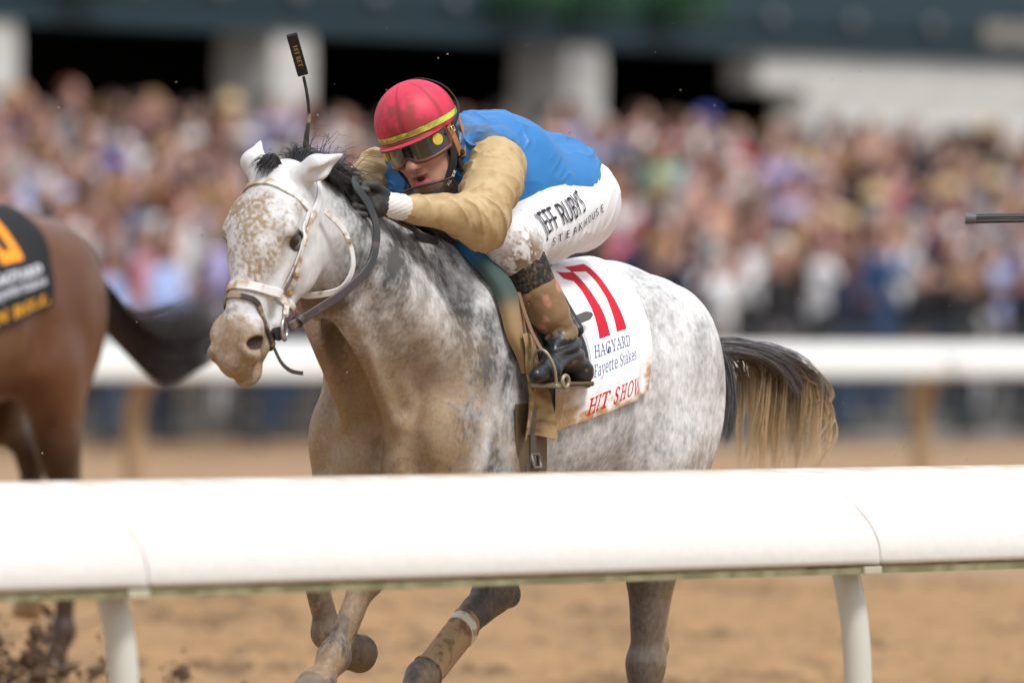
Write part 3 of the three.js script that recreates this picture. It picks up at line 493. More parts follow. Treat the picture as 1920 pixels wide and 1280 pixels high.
// ---------------------------------------------------------------- spectators
{
  srand(77);
  const H = 0.024;
  const legs = [...chain([[0, 0.95, 0.09, 0.10], [0.01, 0.5, 0.10, 0.07], [-0.02, 0.07, 0.11, 0.05]], 0.02), ...chain([[0, 0.95, -0.09, 0.10], [0.01, 0.5, -0.10, 0.07], [-0.02, 0.07, -0.11, 0.05]], 0.02), el([0, 0.97, 0], [0.115, 0.12, 0.16], 0.05)];
  const feet = [rc([-0.03, 0.05, 0.11], [0.13, 0.04, 0.13], 0.045, 0.035, 0.02), rc([-0.03, 0.05, -0.11], [0.13, 0.04, -0.13], 0.045, 0.035, 0.02)];
  const torso = [rc([0, 0.98, 0], [0, 1.2, 0], 0.125, 0.125, 0.04, 1.3), rc([0, 1.2, 0], [0, 1.37, 0], 0.125, 0.11, 0.05, 1.5), el([0, 1.40, 0], [0.08, 0.06, 0.19], 0.05)];
  const head = [el([0.015, 1.62, 0], [0.098, 0.118, 0.078], 0.02), el([0.045, 1.555, 0], [0.055, 0.06, 0.05], 0.03), rc([0.0, 1.42, 0], [0.005, 1.55, 0], 0.055, 0.052, 0.03), rc([0.11, 1.63, 0], [0.122, 1.595, 0], 0.012, 0.016, 0.012), el([0.0, 1.60, 0.08], [0.02, 0.03, 0.012], 0.01), el([0.0, 1.60, -0.08], [0.02, 0.03, 0.012], 0.01)];
  const arms = [
    [[[0, 1.39, 1], [-0.02, 1.13, 1.3], [0.08, 0.90, 1.25]], [[0, 1.39, 1], [-0.02, 1.13, 1.3], [0.08, 0.90, 1.25]]],
    [[[0, 1.39, 1], [0.06, 1.13, 1.3], [0.26, 1.27, 0.55]], [[0, 1.39, 1], [0.06, 1.13, 1.3], [0.26, 1.25, 0.5]]],
    [[[0, 1.39, 1], [0.12, 1.26, 1.45], [0.22, 1.54, 0.75]], [[0, 1.39, 1], [0.12, 1.26, 1.45], [0.22, 1.54, 0.7]]],
    [[[0, 1.39, 1], [-0.02, 1.13, 1.3], [0.10, 0.92, 1.2]], [[0, 1.39, 1], [0.16, 1.42, 1.3], [0.24, 1.66, 1.0]]],
  ];
  const W = 0.185, sets = arms.map((ar) => {
    const sl = [], fo = [];
    ar.forEach((a, i) => { const s = i ? -1 : 1, q = a.map(([x, y, z]) => [x, y, z * W * s]); sl.push(rc(q[0], q[1], 0.062, 0.052, 0.03), rc(q[1], q[1].map((v, j) => lerp(v, q[2][j], 0.8)), 0.05, 0.042, 0.02)); fo.push(rc(q[1], q[2], 0.04, 0.028, 0.02), el([q[2][0] + 0.02, q[2][1] + 0.02, q[2][2]], [0.045, 0.05, 0.03], 0.02)); });
    return { top: mesher([...torso, ...sl], H), skin: mesher([...head, ...fo, ...legs.map((p) => ({ ...p, ra: p.ra && p.ra * 0.8, rb: p.rb && p.rb * 0.8, r: p.r && p.r.map((v) => v * 0.8) })), ...torso.map((p) => ({ ...p, ra: p.ra && p.ra * 0.85, rb: p.rb && p.rb * 0.85, r: p.r && p.r.map((v) => v * 0.85) }))], H * 0.8) };
  });
  const trousers = mesher(legs, H), shoes = feet.map((p) => mesher([p], H));
  const hairS = mesher([el([-0.015, 1.645, 0], [0.105, 0.112, 0.088], 0.02), sub(el([0.11, 1.59, 0], [0.085, 0.085, 0.075], 0.02))], H * 0.8);
  const hairL = mesher([el([-0.015, 1.645, 0], [0.108, 0.115, 0.092], 0.02), rc([-0.05, 1.62, 0.05], [-0.03, 1.36, 0.085], 0.055, 0.045, 0.03), rc([-0.05, 1.62, -0.05], [-0.03, 1.36, -0.085], 0.055, 0.045, 0.03), sub(el([0.11, 1.585, 0], [0.09, 0.09, 0.07], 0.02))], H * 0.8);
  const capG = mesher([el([0.0, 1.685, 0], [0.112, 0.075, 0.096], 0.02), el([0.12, 1.675, 0], [0.085, 0.012, 0.07], 0.012)], H * 0.7);
  const hatG = new THREE.LatheGeometry([[0, 1.80], [0.06, 1.80], [0.095, 1.77], [0.105, 1.69], [0.20, 1.672], [0.235, 1.68], [0.235, 1.672], [0.10, 1.665]].map((p) => new THREE.Vector2(...p)), 20);
  const C = { // name: base colour
    'white': [0.76, 0.76, 0.78], 'pale blue': [0.38, 0.48, 0.78], 'sky blue': [0.20, 0.36, 0.72], 'navy': [0.012, 0.016, 0.045], 'black': [0.012, 0.011, 0.014], 'charcoal': [0.045, 0.04, 0.048], 'maroon': [0.10, 0.012, 0.035], 'plum': [0.10, 0.03, 0.09], 'brown': [0.10, 0.05, 0.03], 'tan': [0.44, 0.28, 0.16], 'pink': [0.66, 0.27, 0.31], 'hot pink': [0.72, 0.10, 0.24], 'lavender': [0.42, 0.37, 0.64], 'mint': [0.36, 0.58, 0.40], 'sage': [0.13, 0.20, 0.16], 'denim blue': [0.035, 0.085, 0.20], 'red': [0.58, 0.02, 0.05], 'cream': [0.66, 0.58, 0.44], 'grey': [0.24, 0.24, 0.27], 'rust': [0.30, 0.07, 0.03], 'peach': [0.62, 0.34, 0.24], 'lilac': [0.5, 0.42, 0.62],
  };
  const hairC = { 'dark': [0.012, 0.008, 0.006], 'brown': [0.05, 0.022, 0.01], 'blond': [0.34, 0.20, 0.085], 'grey': [0.36, 0.35, 0.34], 'auburn': [0.12, 0.03, 0.012], 'sandy': [0.22, 0.12, 0.05] };
  const skinM = [[0.52, 0.275, 0.215], [0.57, 0.32, 0.26], [0.46, 0.23, 0.17], [0.60, 0.36, 0.30], [0.20, 0.09, 0.05]].map((c) => std(c, 0.6)), shoeM = std([0.03, 0.025, 0.02], 0.6);
  const mats = {}, mat = (k, c) => mats[k] || (mats[k] = std(c, 0.9));
  const topsL = ['white', 'lavender', 'pink', 'pale blue', 'navy', 'white', 'maroon', 'navy', 'white', 'lilac', 'black', 'sage', 'plum', 'lavender', 'white', 'grey'], topsR = ['black', 'brown', 'maroon', 'black', 'charcoal', 'navy', 'white', 'plum', 'navy', 'rust', 'white', 'grey', 'pink', 'pale blue', 'black', 'peach'];
  // garments that stand out in the photograph: column, row of the chest, garment, headgear, hair
  const notes = [[235, 200, 'sky blue', 'white cap'], [420, 245, 'maroon', 'straw hat'], [300, 215, 'white'], [40, 300, 'navy', null, 'brown'], [120, 330, 'navy', null, 'brown'], [195, 370, 'tan', 'blue cap'], [330, 250, 'white', null, 'dark'], [90, 260, 'sage', null, 'brown'], [335, 460, 'white', null, 'auburn'], [420, 500, 'lavender', null, 'blond'], [280, 520, 'pale blue', null, 'brown'], [360, 590, 'navy', null, 'dark'], [190, 440, 'white'], [690, 200, 'pink', 'green cap'], [1330, 335, 'sky blue', null, 'brown'], [1368, 300, 'red', null, 'blond'], [1400, 310, 'lavender', null, 'dark'], [1340, 215, 'charcoal', 'straw hat'], [1540, 350, 'white', null, 'brown'], [1580, 385, 'white', null, 'sandy'], [1240, 350, 'mint', null, 'sandy'], [1165, 450, 'hot pink', null, 'blond'], [1170, 320, 'navy', null, 'brown'], [1500, 540, 'black', null, 'blond'], [1640, 560, 'denim blue', null, 'auburn'], [1715, 530, 'white', null, 'blond'], [1690, 340, 'black', null, 'auburn'], [1740, 310, 'pale blue', null, 'brown'], [1900, 330, 'pale blue', null, 'brown'], [1860, 300, 'sage', null, 'brown'], [1780, 590, 'black', null, 'blond'], [1870, 560, 'brown', null, 'dark'], [1290, 520, 'navy', null, 'brown'], [1550, 430, 'pink', null, 'blond'], [1470, 420, 'lilac', null, 'brown'], [1640, 400, 'tan', 'straw hat'], [1345, 600, 'white', null, 'grey']];
  const caps = { 'white cap': [0.70, 0.68, 0.66], 'blue cap': [0.06, 0.10, 0.42], 'green cap': [0.02, 0.17, 0.07], 'straw hat': [0.62, 0.45, 0.24], 'black cap': [0.015, 0.015, 0.018], 'red cap': [0.4, 0.03, 0.04] };
  const zones = [[150, 'above the brown rump'], [300, 'behind the brown tail'], [430, 'before the grey face'], [560, 'left of upright whip'], [700, 'right of upright whip'], [880, 'behind the red helmet'], [1010, 'above the jockey'], [1120, 'behind the breeches'], [1230, 'above the number cloth'], [1360, 'above the grey croup'], [1470, 'above the tail root'], [1580, 'above the grey tail'], [1700, 'above the far rail post'], [1810, 'left of the stray whip'], [9999, 'at the right edge']];
  const rows = ['front', 'second', 'third', 'fourth', 'fifth', 'sixth', 'seventh', 'eighth', 'ninth', 'tenth', 'eleventh', 'twelfth'];
  const seen = new Set(), taken = new Set(), feel = ['arms at the sides', 'hands clasped before the chest', 'hands raised to the face', 'one arm raised'];
  for (let r = 0; r < 12; r++) {
    const n = 36.95 + r * 1.07, sa = sAt(-70, n), sb = sAt(1995, n); let s = sa - rr(0, 0.5);
    while (s > sb) {
      const nn = n + rr(-0.25, 0.25), y0 = 0.02 + 0.138 * r, sc = rr(0.93, 1.07), [px, py] = pxAt(s, nn, y0 + 1.25 * sc);
      let hit = null, best = 46; notes.forEach((q, i) => { if (taken.has(i)) return; const d = Math.hypot(q[0] - px, (q[1] - py) * 0.9); if (d < best) { best = d; hit = i; } });
      const right = px > 1120, zone = zones.find((z) => px < z[0])[1]; let tries = 0, top, hair, cap, label, v, long;
      do {
        top = pick(right ? topsR : topsL); hair = pick(['dark', 'brown', 'brown', 'blond', 'grey', 'auburn', 'brown', 'dark', 'dark', 'sandy']); cap = rnd() < 0.15 ? pick(['white cap', 'blue cap', 'white cap', 'black cap', 'red cap', 'straw hat']) : null; v = pick([0, 0, 1, 1, 2, 2, 3]); long = rnd() < 0.45;
        if (hit !== null && tries < 1) { const q = notes[hit]; top = q[2]; cap = q[3] || null; hair = q[4] || hair; }
        label = `spectator in ${top} top, ${cap ? cap : `${long ? 'long' : 'short'} ${hair} hair`}, ${rows[r]} row ${zone}`; tries++;
      } while (seen.has(label) && tries < 200);
      if (hit !== null) taken.add(hit); seen.add(label);
      const o = thing('person', label, 'person', 'spectators on the terrace', TR(s, nn, y0), TURN - Math.PI / 2 + Math.PI + rr(-0.7, 0.7) + 0.35); o.scale.setScalar(sc);
      const sk = pick([0, 1, 2, 3, 0, 1, 3, 4]);
      part('body', sets[v].skin, skinM[sk], o); part('top', sets[v].top, mat('t' + top, C[top]), o);
      const bt = pick(['navy', 'black', 'denim blue', 'charcoal', 'tan', 'grey', 'denim blue', 'white']); part('trousers', trousers, mat('b' + bt, C[bt].map((q) => q * 0.85)), o); for (const g of shoes) part('shoe', g, shoeM, o);
      part('hair', long ? hairL : hairS, mat('h' + hair, hairC[hair]), o);
      if (cap) part(cap === 'straw hat' ? 'hat' : 'cap', cap === 'straw hat' ? hatG : capG, mat('c' + cap, caps[cap]), o);
      s -= rr(0.66, 1.12);
    }
  }
  // the crowd goes on beyond both ends of the picture as one mass
  const tint = (g, c) => { const q = g.clone(); q.deleteAttribute('uv'); q.setAttribute('color', new THREE.Float32BufferAttribute(Array.from({ length: q.attributes.position.count * 3 }, (_, i) => c[i % 3]), 3)); return q; };
  const mass = new THREE.Group(); mass.name = 'distant_crowd'; mass.userData = { kind: 'stuff', label: 'rest of the crowd beyond the ends of the terrace in view', category: 'crowd' }; scene.add(mass);
  ['navy', 'white', 'maroon', 'pale blue', 'black', 'peach'].forEach((tn, i) => {
    const sp = []; for (const [a, b] of [[-760, -90], [2015, 2700]]) for (let r = 0; r < 12; r++) { const n = 36.95 + r * 1.07; for (let s = sAt(a, n); s > sAt(b, n); s -= 5.2) sp.push([s - rr(0, 5), n + rr(-0.2, 0.2), r]); }
    const g = mergeGeometries([tint(sets[i % 4].skin, [0.53, 0.29, 0.23]), tint(sets[i % 4].top, C[tn]), tint(trousers, C[['black', 'denim blue', 'grey'][i % 3]]), tint(i % 2 ? hairL : hairS, Object.values(hairC)[i])]);
    const im = new THREE.InstancedMesh(g, vcm(0.85), sp.length), q = new THREE.Object3D(); sp.forEach(([s, n, r], k) => { q.position.set(...TR(s, n, 0.02 + 0.138 * r)); q.rotation.y = TURN + Math.PI / 2 + 0.35 + rr(-0.7, 0.7); q.scale.setScalar(rr(0.93, 1.07)); q.updateMatrix(); im.setMatrixAt(k, q.matrix); }); im.name = 'spectators'; im.userData.kind = 'stuff'; im.castShadow = im.receiveShadow = true; mass.add(im);
  });
}
// ---------------------------------------------------------------- the grey
const HORSE = [0.015, 0, 0];
const rider = (o) => { o.position.set(...HORSE); o.rotation.y = TURN; return o; };
const gh = rider(thing('grey_racehorse', 'mud-spattered dapple grey racehorse galloping behind the white inside rail', 'horse'));
const headList = greyShape.filter((p) => p.c[0] > 0.85), neckList = greyShape.filter((p) => p.c[0] > 0.35 && p.c[1] > 1.0);
const coat = vcm(0.6, { });
part('body', mesher(greyShape, 0.0040, { color: greyCoat, bump: (x, y, z) => (fbm(x * 34, y * 34, z * 34, 2) - 0.5) * 0.0018 }), coat, gh);
{
  const wet = new THREE.MeshPhysicalMaterial({ color: lin(0.012, 0.008, 0.006), roughness: 0.08, clearcoat: 1, clearcoatRoughness: 0.05 }), lid = std([0.05, 0.04, 0.035], 0.5);
  for (const s of [-1, 1]) {
    const c = HD(0.203, 0.020, 0.081 * s), e = part('eye', new THREE.SphereGeometry(0.0205, 24, 18), wet, gh); e.position.set(...c);
    const lidPts = []; for (let i = 0; i < 14; i++) { const a = i / 14 * Math.PI * 2; lidPts.push(onSurf(headList, HD(0.204 + Math.cos(a) * 0.025, 0.018 + Math.sin(a) * 0.015, 0.101 * s), 0.001).p); }
    part('eyelid', tube(lidPts, 0.0042, 40, 6, true), lid, gh);
  }
  // mane and forelock
  srand(5); const H = new Hair();
  const dark = () => { const k = rr(0.6, 1.5); return [0.022 * k, 0.021 * k, 0.023 * k]; };
  const crest = (x) => { const p = drapeNeck(x); return p; };
  function drapeNeck(x) { let y = 2.05; for (let i = 0; i < 50; i++) { const d = ev(neckList, x, y, 0); if (d < 0.001) break; y -= d * 0.6; } return [x, y, 0]; }
  for (let i = 0; i < 900; i++) { // blown back off the crest, falling to the right, tips lifted
    const x = rr(0.93, 1.16), b = crest(x), side = rr(-0.035, 0.02), up = rr(0.012, 0.040) * (0.5 + rnd()), back = rr(0.06, 0.16), k = dark(), out = rr(-0.05, 0.12);
    H.add([[b[0], b[1] - 0.012, side], [b[0] - back * 0.25, b[1] + up * 0.8, side + out * 0.25], [b[0] - back * 0.6, b[1] + up * 0.9, side + out * 0.6], jit([b[0] - back, b[1] + up * rr(-0.4, 0.9), side + out], 0.012)], rr(0.0007, 0.0016), () => k);
  }
  for (let i = 0; i < 260; i++) { // near-side fringe behind the ears
    const x = rr(0.95, 1.14), b = crest(x), k = dark(), back = rr(0.04, 0.11);
    H.add([[b[0], b[1] - 0.008, -0.03], [b[0] - back * 0.35, b[1] + 0.012, -0.055], [b[0] - back * 0.8, b[1] - 0.025, -0.08], jit([b[0] - back * 1.1, b[1] - rr(0.03, 0.075), -0.095], 0.012)], rr(0.0009, 0.002), () => k);
  }
  for (let i = 0; i < 42; i++) { // flyaway wisps
    const x = rr(0.88, 1.10), b = crest(x), k = dark(), h = rr(0.05, 0.13), w = rr(-0.05, 0.05);
    H.add([b, [b[0] - 0.02, b[1] + h * 0.6, w * 0.5], [b[0] - 0.06, b[1] + h, w], jit([b[0] - rr(0.08, 0.2), b[1] + h * rr(0.7, 1.15), w * 1.6], 0.03)], rr(0.0006, 0.0012), () => k);
  }
  for (let i = 0; i < 170; i++) { // forelock between the ears
    const b = HD(rr(-0.01, 0.02), 0.075, rr(-0.016, 0.016)), k = dark(), ln = rr(0.4, 1.1), w = rr(-0.5, 1);
    H.add(catmull([[b[0] - 0.02, b[1] - 0.01, b[2]], [b[0] + 0.004, b[1] + 0.022 * ln, b[2] + 0.004], [b[0] + 0.03 * ln, b[1] + 0.02 * ln + 0.01 * w, b[2] + 0.012 * w], [b[0] + 0.055 * ln, b[1] - 0.025 * ln + 0.02 * w, b[2] + 0.022 * w + 0.01]], 7), rr(0.0007, 0.0014), () => k);
  }
  for (let i = 0; i < 240; i++) { // low mane by the withers
    const x = rr(0.42, 0.66), b = crest(x), k = dark(), back = rr(0.04, 0.14);
    H.add([[b[0], b[1] - 0.01, rr(-0.03, 0.02)], [b[0] - back * 0.4, b[1] + rr(0.005, 0.03), -0.04], jit([b[0] - back, b[1] - rr(0.0, 0.05), -0.075], 0.02)], rr(0.001, 0.002), () => k);
  }
  const hairM = vcm(0.42); const mn = part('mane', H.geo(), hairM, gh); mn.userData.kind = 'stuff';
  // tail: carried out behind, then falling in separate locks; slate grey at the root, straw at the tips
  const T = new Hair(); srand(9);
  const lock = (guide, n, spread, tone0, straw0, w = 1) => { for (let i = 0; i < n; i++) {
    const o = [rr(-1, 1), rr(-1, 1), rr(-1, 1)], P = catmull(guide.map((p, k) => { const f = spread * (0.35 + 0.65 * Math.sin(Math.PI * Math.min(1, k / (guide.length - 1) * 0.85 + 0.1))); return [p[0] + o[0] * f, p[1] + o[1] * f, p[2] + o[2] * f]; }), 13), tone = tone0 * rr(0.72, 1.3), straw = straw0 + rr(-0.10, 0.12);
    P[13] = jit(P[13], 0.012); T.add(P, rr(0.0008, 0.0019) * w, (s) => { const g = [0.150 * tone, 0.145 * tone, 0.158 * tone], m = [0.095 * tone, 0.066 * tone, 0.042 * tone], e = [0.60 * tone, 0.43 * tone, 0.235 * tone]; return s < straw ? mix3(g, m, sst(straw - 0.18, straw, s)) : mix3(m, e, sst(straw, straw + 0.26, s)); });
  } };
  for (let j = 0; j < 46; j++) { // falling locks
    const q = (j + rnd()) / 46, r0 = [-0.93 + rr(-0.03, 0.03), 1.395 + rr(-0.02, 0.02), rr(-0.02, 0.02)], x1 = lerp(-1.15, -1.43, q) + rr(-0.02, 0.02), z1 = -0.03 - 0.07 * q + rr(-0.035, 0.035), y1 = 1.395 - 0.045 * q * q + rr(-0.02, 0.012), len = rr(0.25, 0.34) * (q > 0.8 ? 0.85 : 1), sway = rr(-0.03, 0.04);
    lock([r0, [lerp(r0[0], x1, 0.4), r0[1] + 0.012, z1 * 0.4], [lerp(r0[0], x1, 0.8), y1 + 0.01, z1 * 0.8], [x1 - 0.03, y1 - 0.04, z1], [x1 - 0.035 + sway * 0.3, y1 - len * 0.5, z1], [x1 - 0.02 + sway, y1 - len, z1 + rr(-0.02, 0.02)]], 17, rr(0.010, 0.019), rr(0.85, 1.2), lerp(0.50, 0.60, q));
  }
  for (let j = 0; j < 26; j++) { // upper sheaf streaming out
    const q = rnd(), r0 = [-0.93 + rr(-0.03, 0.03), 1.405 + rr(-0.015, 0.02), rr(-0.03, 0.02)], L = rr(0.36, 0.56), z1 = -0.06 - 0.06 * q, y1 = rr(-0.03, 0.02);
    lock([r0, [r0[0] - L * 0.3, 1.412 + rr(-0.01, 0.012), z1 * 0.4], [r0[0] - L * 0.65, 1.400 + y1 * 0.5, z1 * 0.8], [r0[0] - L * 0.9, 1.372 + y1 - 0.02 * q, z1], [r0[0] - L, 1.335 + y1 - 0.06 * q, z1 - 0.02]], 20, rr(0.008, 0.016), rr(1.1, 1.7), 1.1);
  }
  for (let j = 0; j < 9; j++) { // hair hanging by the buttock
    const x1 = -1.02 + rr(-0.03, 0.02), d = rr(0.14, 0.26), r0 = [-0.93, 1.395, rr(-0.04, 0)];
    lock([r0, [x1 + 0.02, 1.39, -0.05], [x1 - 0.01, 1.36 - d * 0.4, -0.07], [x1, 1.37 - d, -0.07 + rr(-0.02, 0.02)]], 20, rr(0.008, 0.014), 0.8, 1.2);
  }
  for (let j = 0; j < 9; j++) { // curling ends
    const b = [-1.43 + rr(-0.04, 0.03), 1.32 + rr(-0.06, 0.03), -0.1], r = rr(0.035, 0.085);
    lock([b, [b[0] - r * 0.8, b[1] - r * 0.4, b[2]], [b[0] - r * 1.1, b[1] - r * 1.5, b[2] - 0.02], [b[0] - r * 0.6, b[1] - r * 2.3, b[2] + rr(-0.03, 0.03)], [b[0] + r * rr(0, 1), b[1] - r * rr(2.5, 3.4), b[2]]], 7, 0.007, 1.0, 0.15, 0.8);
  }
  const tl = part('tail', T.geo(), hairM, gh); tl.userData.kind = 'stuff';
}
{ // wrap on the hind cannon
  const bw = rider(thing('leg_wrap', 'tan mud-stained wrap with white tape on the grey horse\'s far hind leg', 'leg wrap'));
  const [, , hk, ft] = [0, 0, greyLegs.rh[1], greyLegs.rh[2]], L = (t) => [lerp(hk[0], ft[0], t), lerp(hk[1], ft[1], t), lerp(hk[2], ft[2], t)];
  const legL = greyShape.filter((p) => p.c[0] > -0.1 && p.c[0] < 0.36 && p.c[1] < 0.75 && p.c[2] > 0.05).map((p) => ({ ...p, ra: p.ra && p.ra + 0.006, rb: p.rb && p.rb + 0.006, r: p.r && p.r.map((v) => v + 0.006) }));
  const cut = (a, b) => { const A = L(a), B = L(b), d = V(B[0] - A[0], B[1] - A[1], 0).normalize(), far = 0.5, o = (p, k) => [p[0] + d.x * k, p[1] + d.y * k, p[2]]; return [sub(el(o(A, -far), [far, far, far], 0.003)), sub(el(o(B, far), [far, far, far], 0.003))]; };
  const wc = (x, y, z) => { const n = fbm(x * 40, y * 40, z * 40, 3); return mix3([0.40, 0.27, 0.145], [0.20, 0.13, 0.07], sst(0.45, 0.7, n)); };
  part('bandage', mesher([...legL, ...cut(0.36, 0.93)], 0.004, { color: wc }), vcm(0.9), bw);
  part('tape', mesher([...legL.map((p) => ({ ...p, ra: p.ra && p.ra + 0.002, rb: p.rb && p.rb + 0.002, r: p.r && p.r.map((v) => v + 0.002) })), ...cut(0.40, 0.47)], 0.004, { color: (x, y, z) => mix3([0.72, 0.68, 0.58], [0.45, 0.33, 0.2], sst(0.5, 0.7, fbm(x * 50, y * 50, z * 50, 3))) }), vcm(0.7), bw);
}
// ---------------------------------------------------------------- bridle and reins
const mudC = [0.33, 0.20, 0.095];
{
  const br = rider(thing('bridle', 'white racing bridle splashed with mud on the grey horse\'s head', 'bridle'));
  const whiteVC = vcm(0.55), leather = vcm(0.5), steel = std([0.55, 0.54, 0.5], 0.3, { metalness: 0.9 }), brownL = [0.035, 0.022, 0.018], blackL = [0.03, 0.03, 0.034];
  const soil = (amt, sc = 60, base = [0.80, 0.80, 0.80]) => (t, x, p) => mix3(base, [0.46, 0.31, 0.17], clamp(sst(0.62 - amt * 0.45, 0.75 - amt * 0.35, fbm(p[0] * sc, p[1] * sc, p[2] * sc + x, 3))));
  const h = { list: headList };
  part('browband', strap([HD(0.075, -0.015, 0.09), HD(0.07, 0.05, 0.075), HD(0.062, 0.10, 0.03), HD(0.062, 0.10, -0.02), HD(0.08, 0.06, -0.07), HD(0.092, -0.01, -0.095), HD(0.09, -0.035, -0.095)], 0.019, 0.004, { ...h, n: 60, color: (t, x, p) => soil(p[2] > -0.03 ? 0.75 : 0.1)(t, x, p) }), whiteVC, br);
  part('crownpiece', strap([HD(0.09, -0.03, 0.095), HD(0.03, -0.045, 0.08), HD(-0.02, -0.045, 0.04), HD(-0.035, -0.04, 0), HD(-0.02, -0.045, -0.04), HD(0.03, -0.045, -0.08), HD(0.09, -0.03, -0.095)], 0.026, 0.004, { ...h, n: 50, color: soil(0.05) }), whiteVC, br);
  for (const s of [-1, 1]) {
    const cp = part('cheekpiece', strap([HD(0.085, -0.022, 0.095 * s), HD(0.15, -0.022, 0.098 * s), HD(0.22, -0.035, 0.09 * s), HD(0.30, -0.06, 0.08 * s), HD(0.375, -0.085, 0.055 * s)], 0.017, 0.004, { ...h, n: 50, off: 0.005, color: soil(0.45, 90) }), whiteVC, br);
    part('keeper', new RoundedBoxGeometry(0.02, 0.012, 0.012, 1, 0.002), std([0.42, 0.27, 0.13], 0.7), cp).position.set(...onSurf(headList, HD(0.275, -0.05, 0.085 * s), 0.008).p);
    part('keeper', new RoundedBoxGeometry(0.02, 0.012, 0.012, 1, 0.002), std([0.42, 0.27, 0.13], 0.7), cp).position.set(...onSurf(headList, HD(0.325, -0.07, 0.075 * s), 0.008).p);
    part('noseband_hanger', strap([HD(0.09, -0.005, 0.095 * s), HD(0.15, -0.002, 0.098 * s), HD(0.24, -0.015, 0.088 * s), HD(0.35, -0.05, 0.07 * s)], 0.013, 0.0035, { ...h, n: 40, color: soil(0.2, 90) }), whiteVC, br);
    part('bit_ring', new THREE.TorusGeometry(0.030, 0.0045, 10, 28).rotateY(0.35), steel, br).position.set(...onSurf(headList, HD(0.415, -0.085, 0.05 * s), 0.016).p);
    const bg = part('bit_guard', new THREE.CylinderGeometry(0.016, 0.019, 0.016, 18).rotateX(Math.PI / 2), std([0.02, 0.02, 0.022], 0.6), br); bg.position.set(...onSurf(headList, HD(0.44, -0.07, 0.05 * s), 0.008).p);
  }
  part('noseband', strap([HD(0.34, -0.08, 0.06), HD(0.36, 0.0, 0.068), HD(0.372, 0.06, 0.03), HD(0.372, 0.064, 0), HD(0.368, 0.055, -0.035), HD(0.355, 0.0, -0.068), HD(0.345, -0.045, -0.065), HD(0.34, -0.09, -0.058)], 0.024, 0.005, { ...h, n: 60, off: 0.003, color: (t, x, p) => soil(p[2] > 0.0 ? 0.85 : p[2] > -0.035 ? 0.55 : 0.0, 50)(t, x, p) }), whiteVC, br);
  part('chin_strap', strap([HD(0.34, -0.09, -0.058), HD(0.335, -0.14, -0.02), HD(0.335, -0.14, 0.02), HD(0.34, -0.08, 0.06)], 0.02, 0.004, { ...h, n: 30, off: 0.003, color: soil(0.3) }), whiteVC, br);
  // dark drop strap over the nose with its loose end
  part('drop_strap', strap([HD(0.43, -0.02, 0.064), HD(0.405, 0.05, 0.04), HD(0.402, 0.06, 0), HD(0.405, 0.04, -0.045), HD(0.43, -0.005, -0.062), HD(0.455, -0.045, -0.058), HD(0.47, -0.085, -0.045), HD(0.465, -0.11, 0)], 0.015, 0.004, { ...h, n: 60, off: 0.004, color: (t, x, p) => mix3([0.045, 0.032, 0.028], [0.36, 0.25, 0.15], sst(0.45, 0.7, fbm(p[0] * 70, p[1] * 70, p[2] * 70, 2) + (p[2] > -0.02 ? 0.25 : 0))) }), leather, br);
  const e0 = onSurf(headList, HD(0.475, -0.075, -0.048), 0.006).p;
  part('loose_strap_end', strap([e0, [e0[0] - 0.025, e0[1] - 0.045, e0[2] - 0.012], [e0[0] - 0.06, e0[1] - 0.066, e0[2] - 0.02], [e0[0] - 0.10, e0[1] - 0.072, e0[2] - 0.03]], 0.011, 0.003, { n: 18, color: () => [0.05, 0.037, 0.03] }), leather, br);
  // throat latch, hanging loose
  part('throat_latch', strap([HD(0.07, -0.05, -0.098), [1.095, 1.725, -0.128], [1.06, 1.668, -0.134], [1.052, 1.618, -0.132], [1.07, 1.568, -0.11], [1.10, 1.55, -0.06], [1.11, 1.55, 0], [1.06, 1.62, 0.13], HD(0.07, -0.05, 0.098)], 0.017, 0.004, { n: 60, up: (t) => [0.15 - 0.5 * t * 0, 0, t < 0.65 ? -1 : 1], color: soil(0.08) }), whiteVC, br);
  part('buckle', new RoundedBoxGeometry(0.02, 0.014, 0.012, 1, 0.003), steel, br).position.set(1.078, 1.695, -0.138);
  // reins
  const rn = rider(thing('reins', 'dark leather and rubber reins from the bit to the jockey\'s gloves', 'reins'));
  for (const s of [-1, 1]) {
    const b = onSurf(headList, HD(0.40, -0.10, 0.052 * s), 0.018).p;
    const P = [b, [1.17, 1.515, 0.108 * s], [1.08, 1.566, 0.137 * s], [0.985, 1.64, 0.150 * s], [0.955, 1.726, 0.145 * s], [0.972, 1.79, 0.130 * s], [1.01, 1.842, 0.112 * s], [1.0, 1.856, 0.10 * s], [0.955, 1.835, 0.098 * s]];
    const r = part('rein', strap(P, 0.024, 0.005, { n: 70, up: (t) => [0.25, 0.05, s], color: (t, x, p) => mix3(t < 0.45 ? [0.062, 0.047, 0.05] : [0.040, 0.048, 0.054], [0.30, 0.21, 0.13], sst(0.55, 0.8, fbm(p[0] * 40, p[1] * 40, p[2] * 40, 3)) * 0.5) }), leather, rn);
    part('rein_stop', new THREE.CylinderGeometry(0.017, 0.017, 0.02, 16).rotateZ(0.9), std([0.055, 0.04, 0.036], 0.5), r).position.set(b[0] - 0.035, b[1] + 0.018, b[2] + 0.008 * s);
  }
  part('rein_bight', strap([[0.955, 1.80, -0.118], [0.90, 1.775, -0.128], [0.83, 1.752, -0.133], [0.76, 1.735, -0.128], [0.68, 1.715, -0.10], [0.58, 1.70, -0.07], [0.50, 1.69, -0.05], [0.56, 1.71, 0.05], [0.76, 1.745, 0.12], [0.955, 1.80, 0.118]], 0.026, 0.007, { n: 60, up: (t) => [0, 0.5, t < 0.6 ? -1 : 1], color: (t) => t < 0.3 ? [0.02, 0.023, 0.027] : [0.028, 0.017, 0.016] }), leather, rn);
}
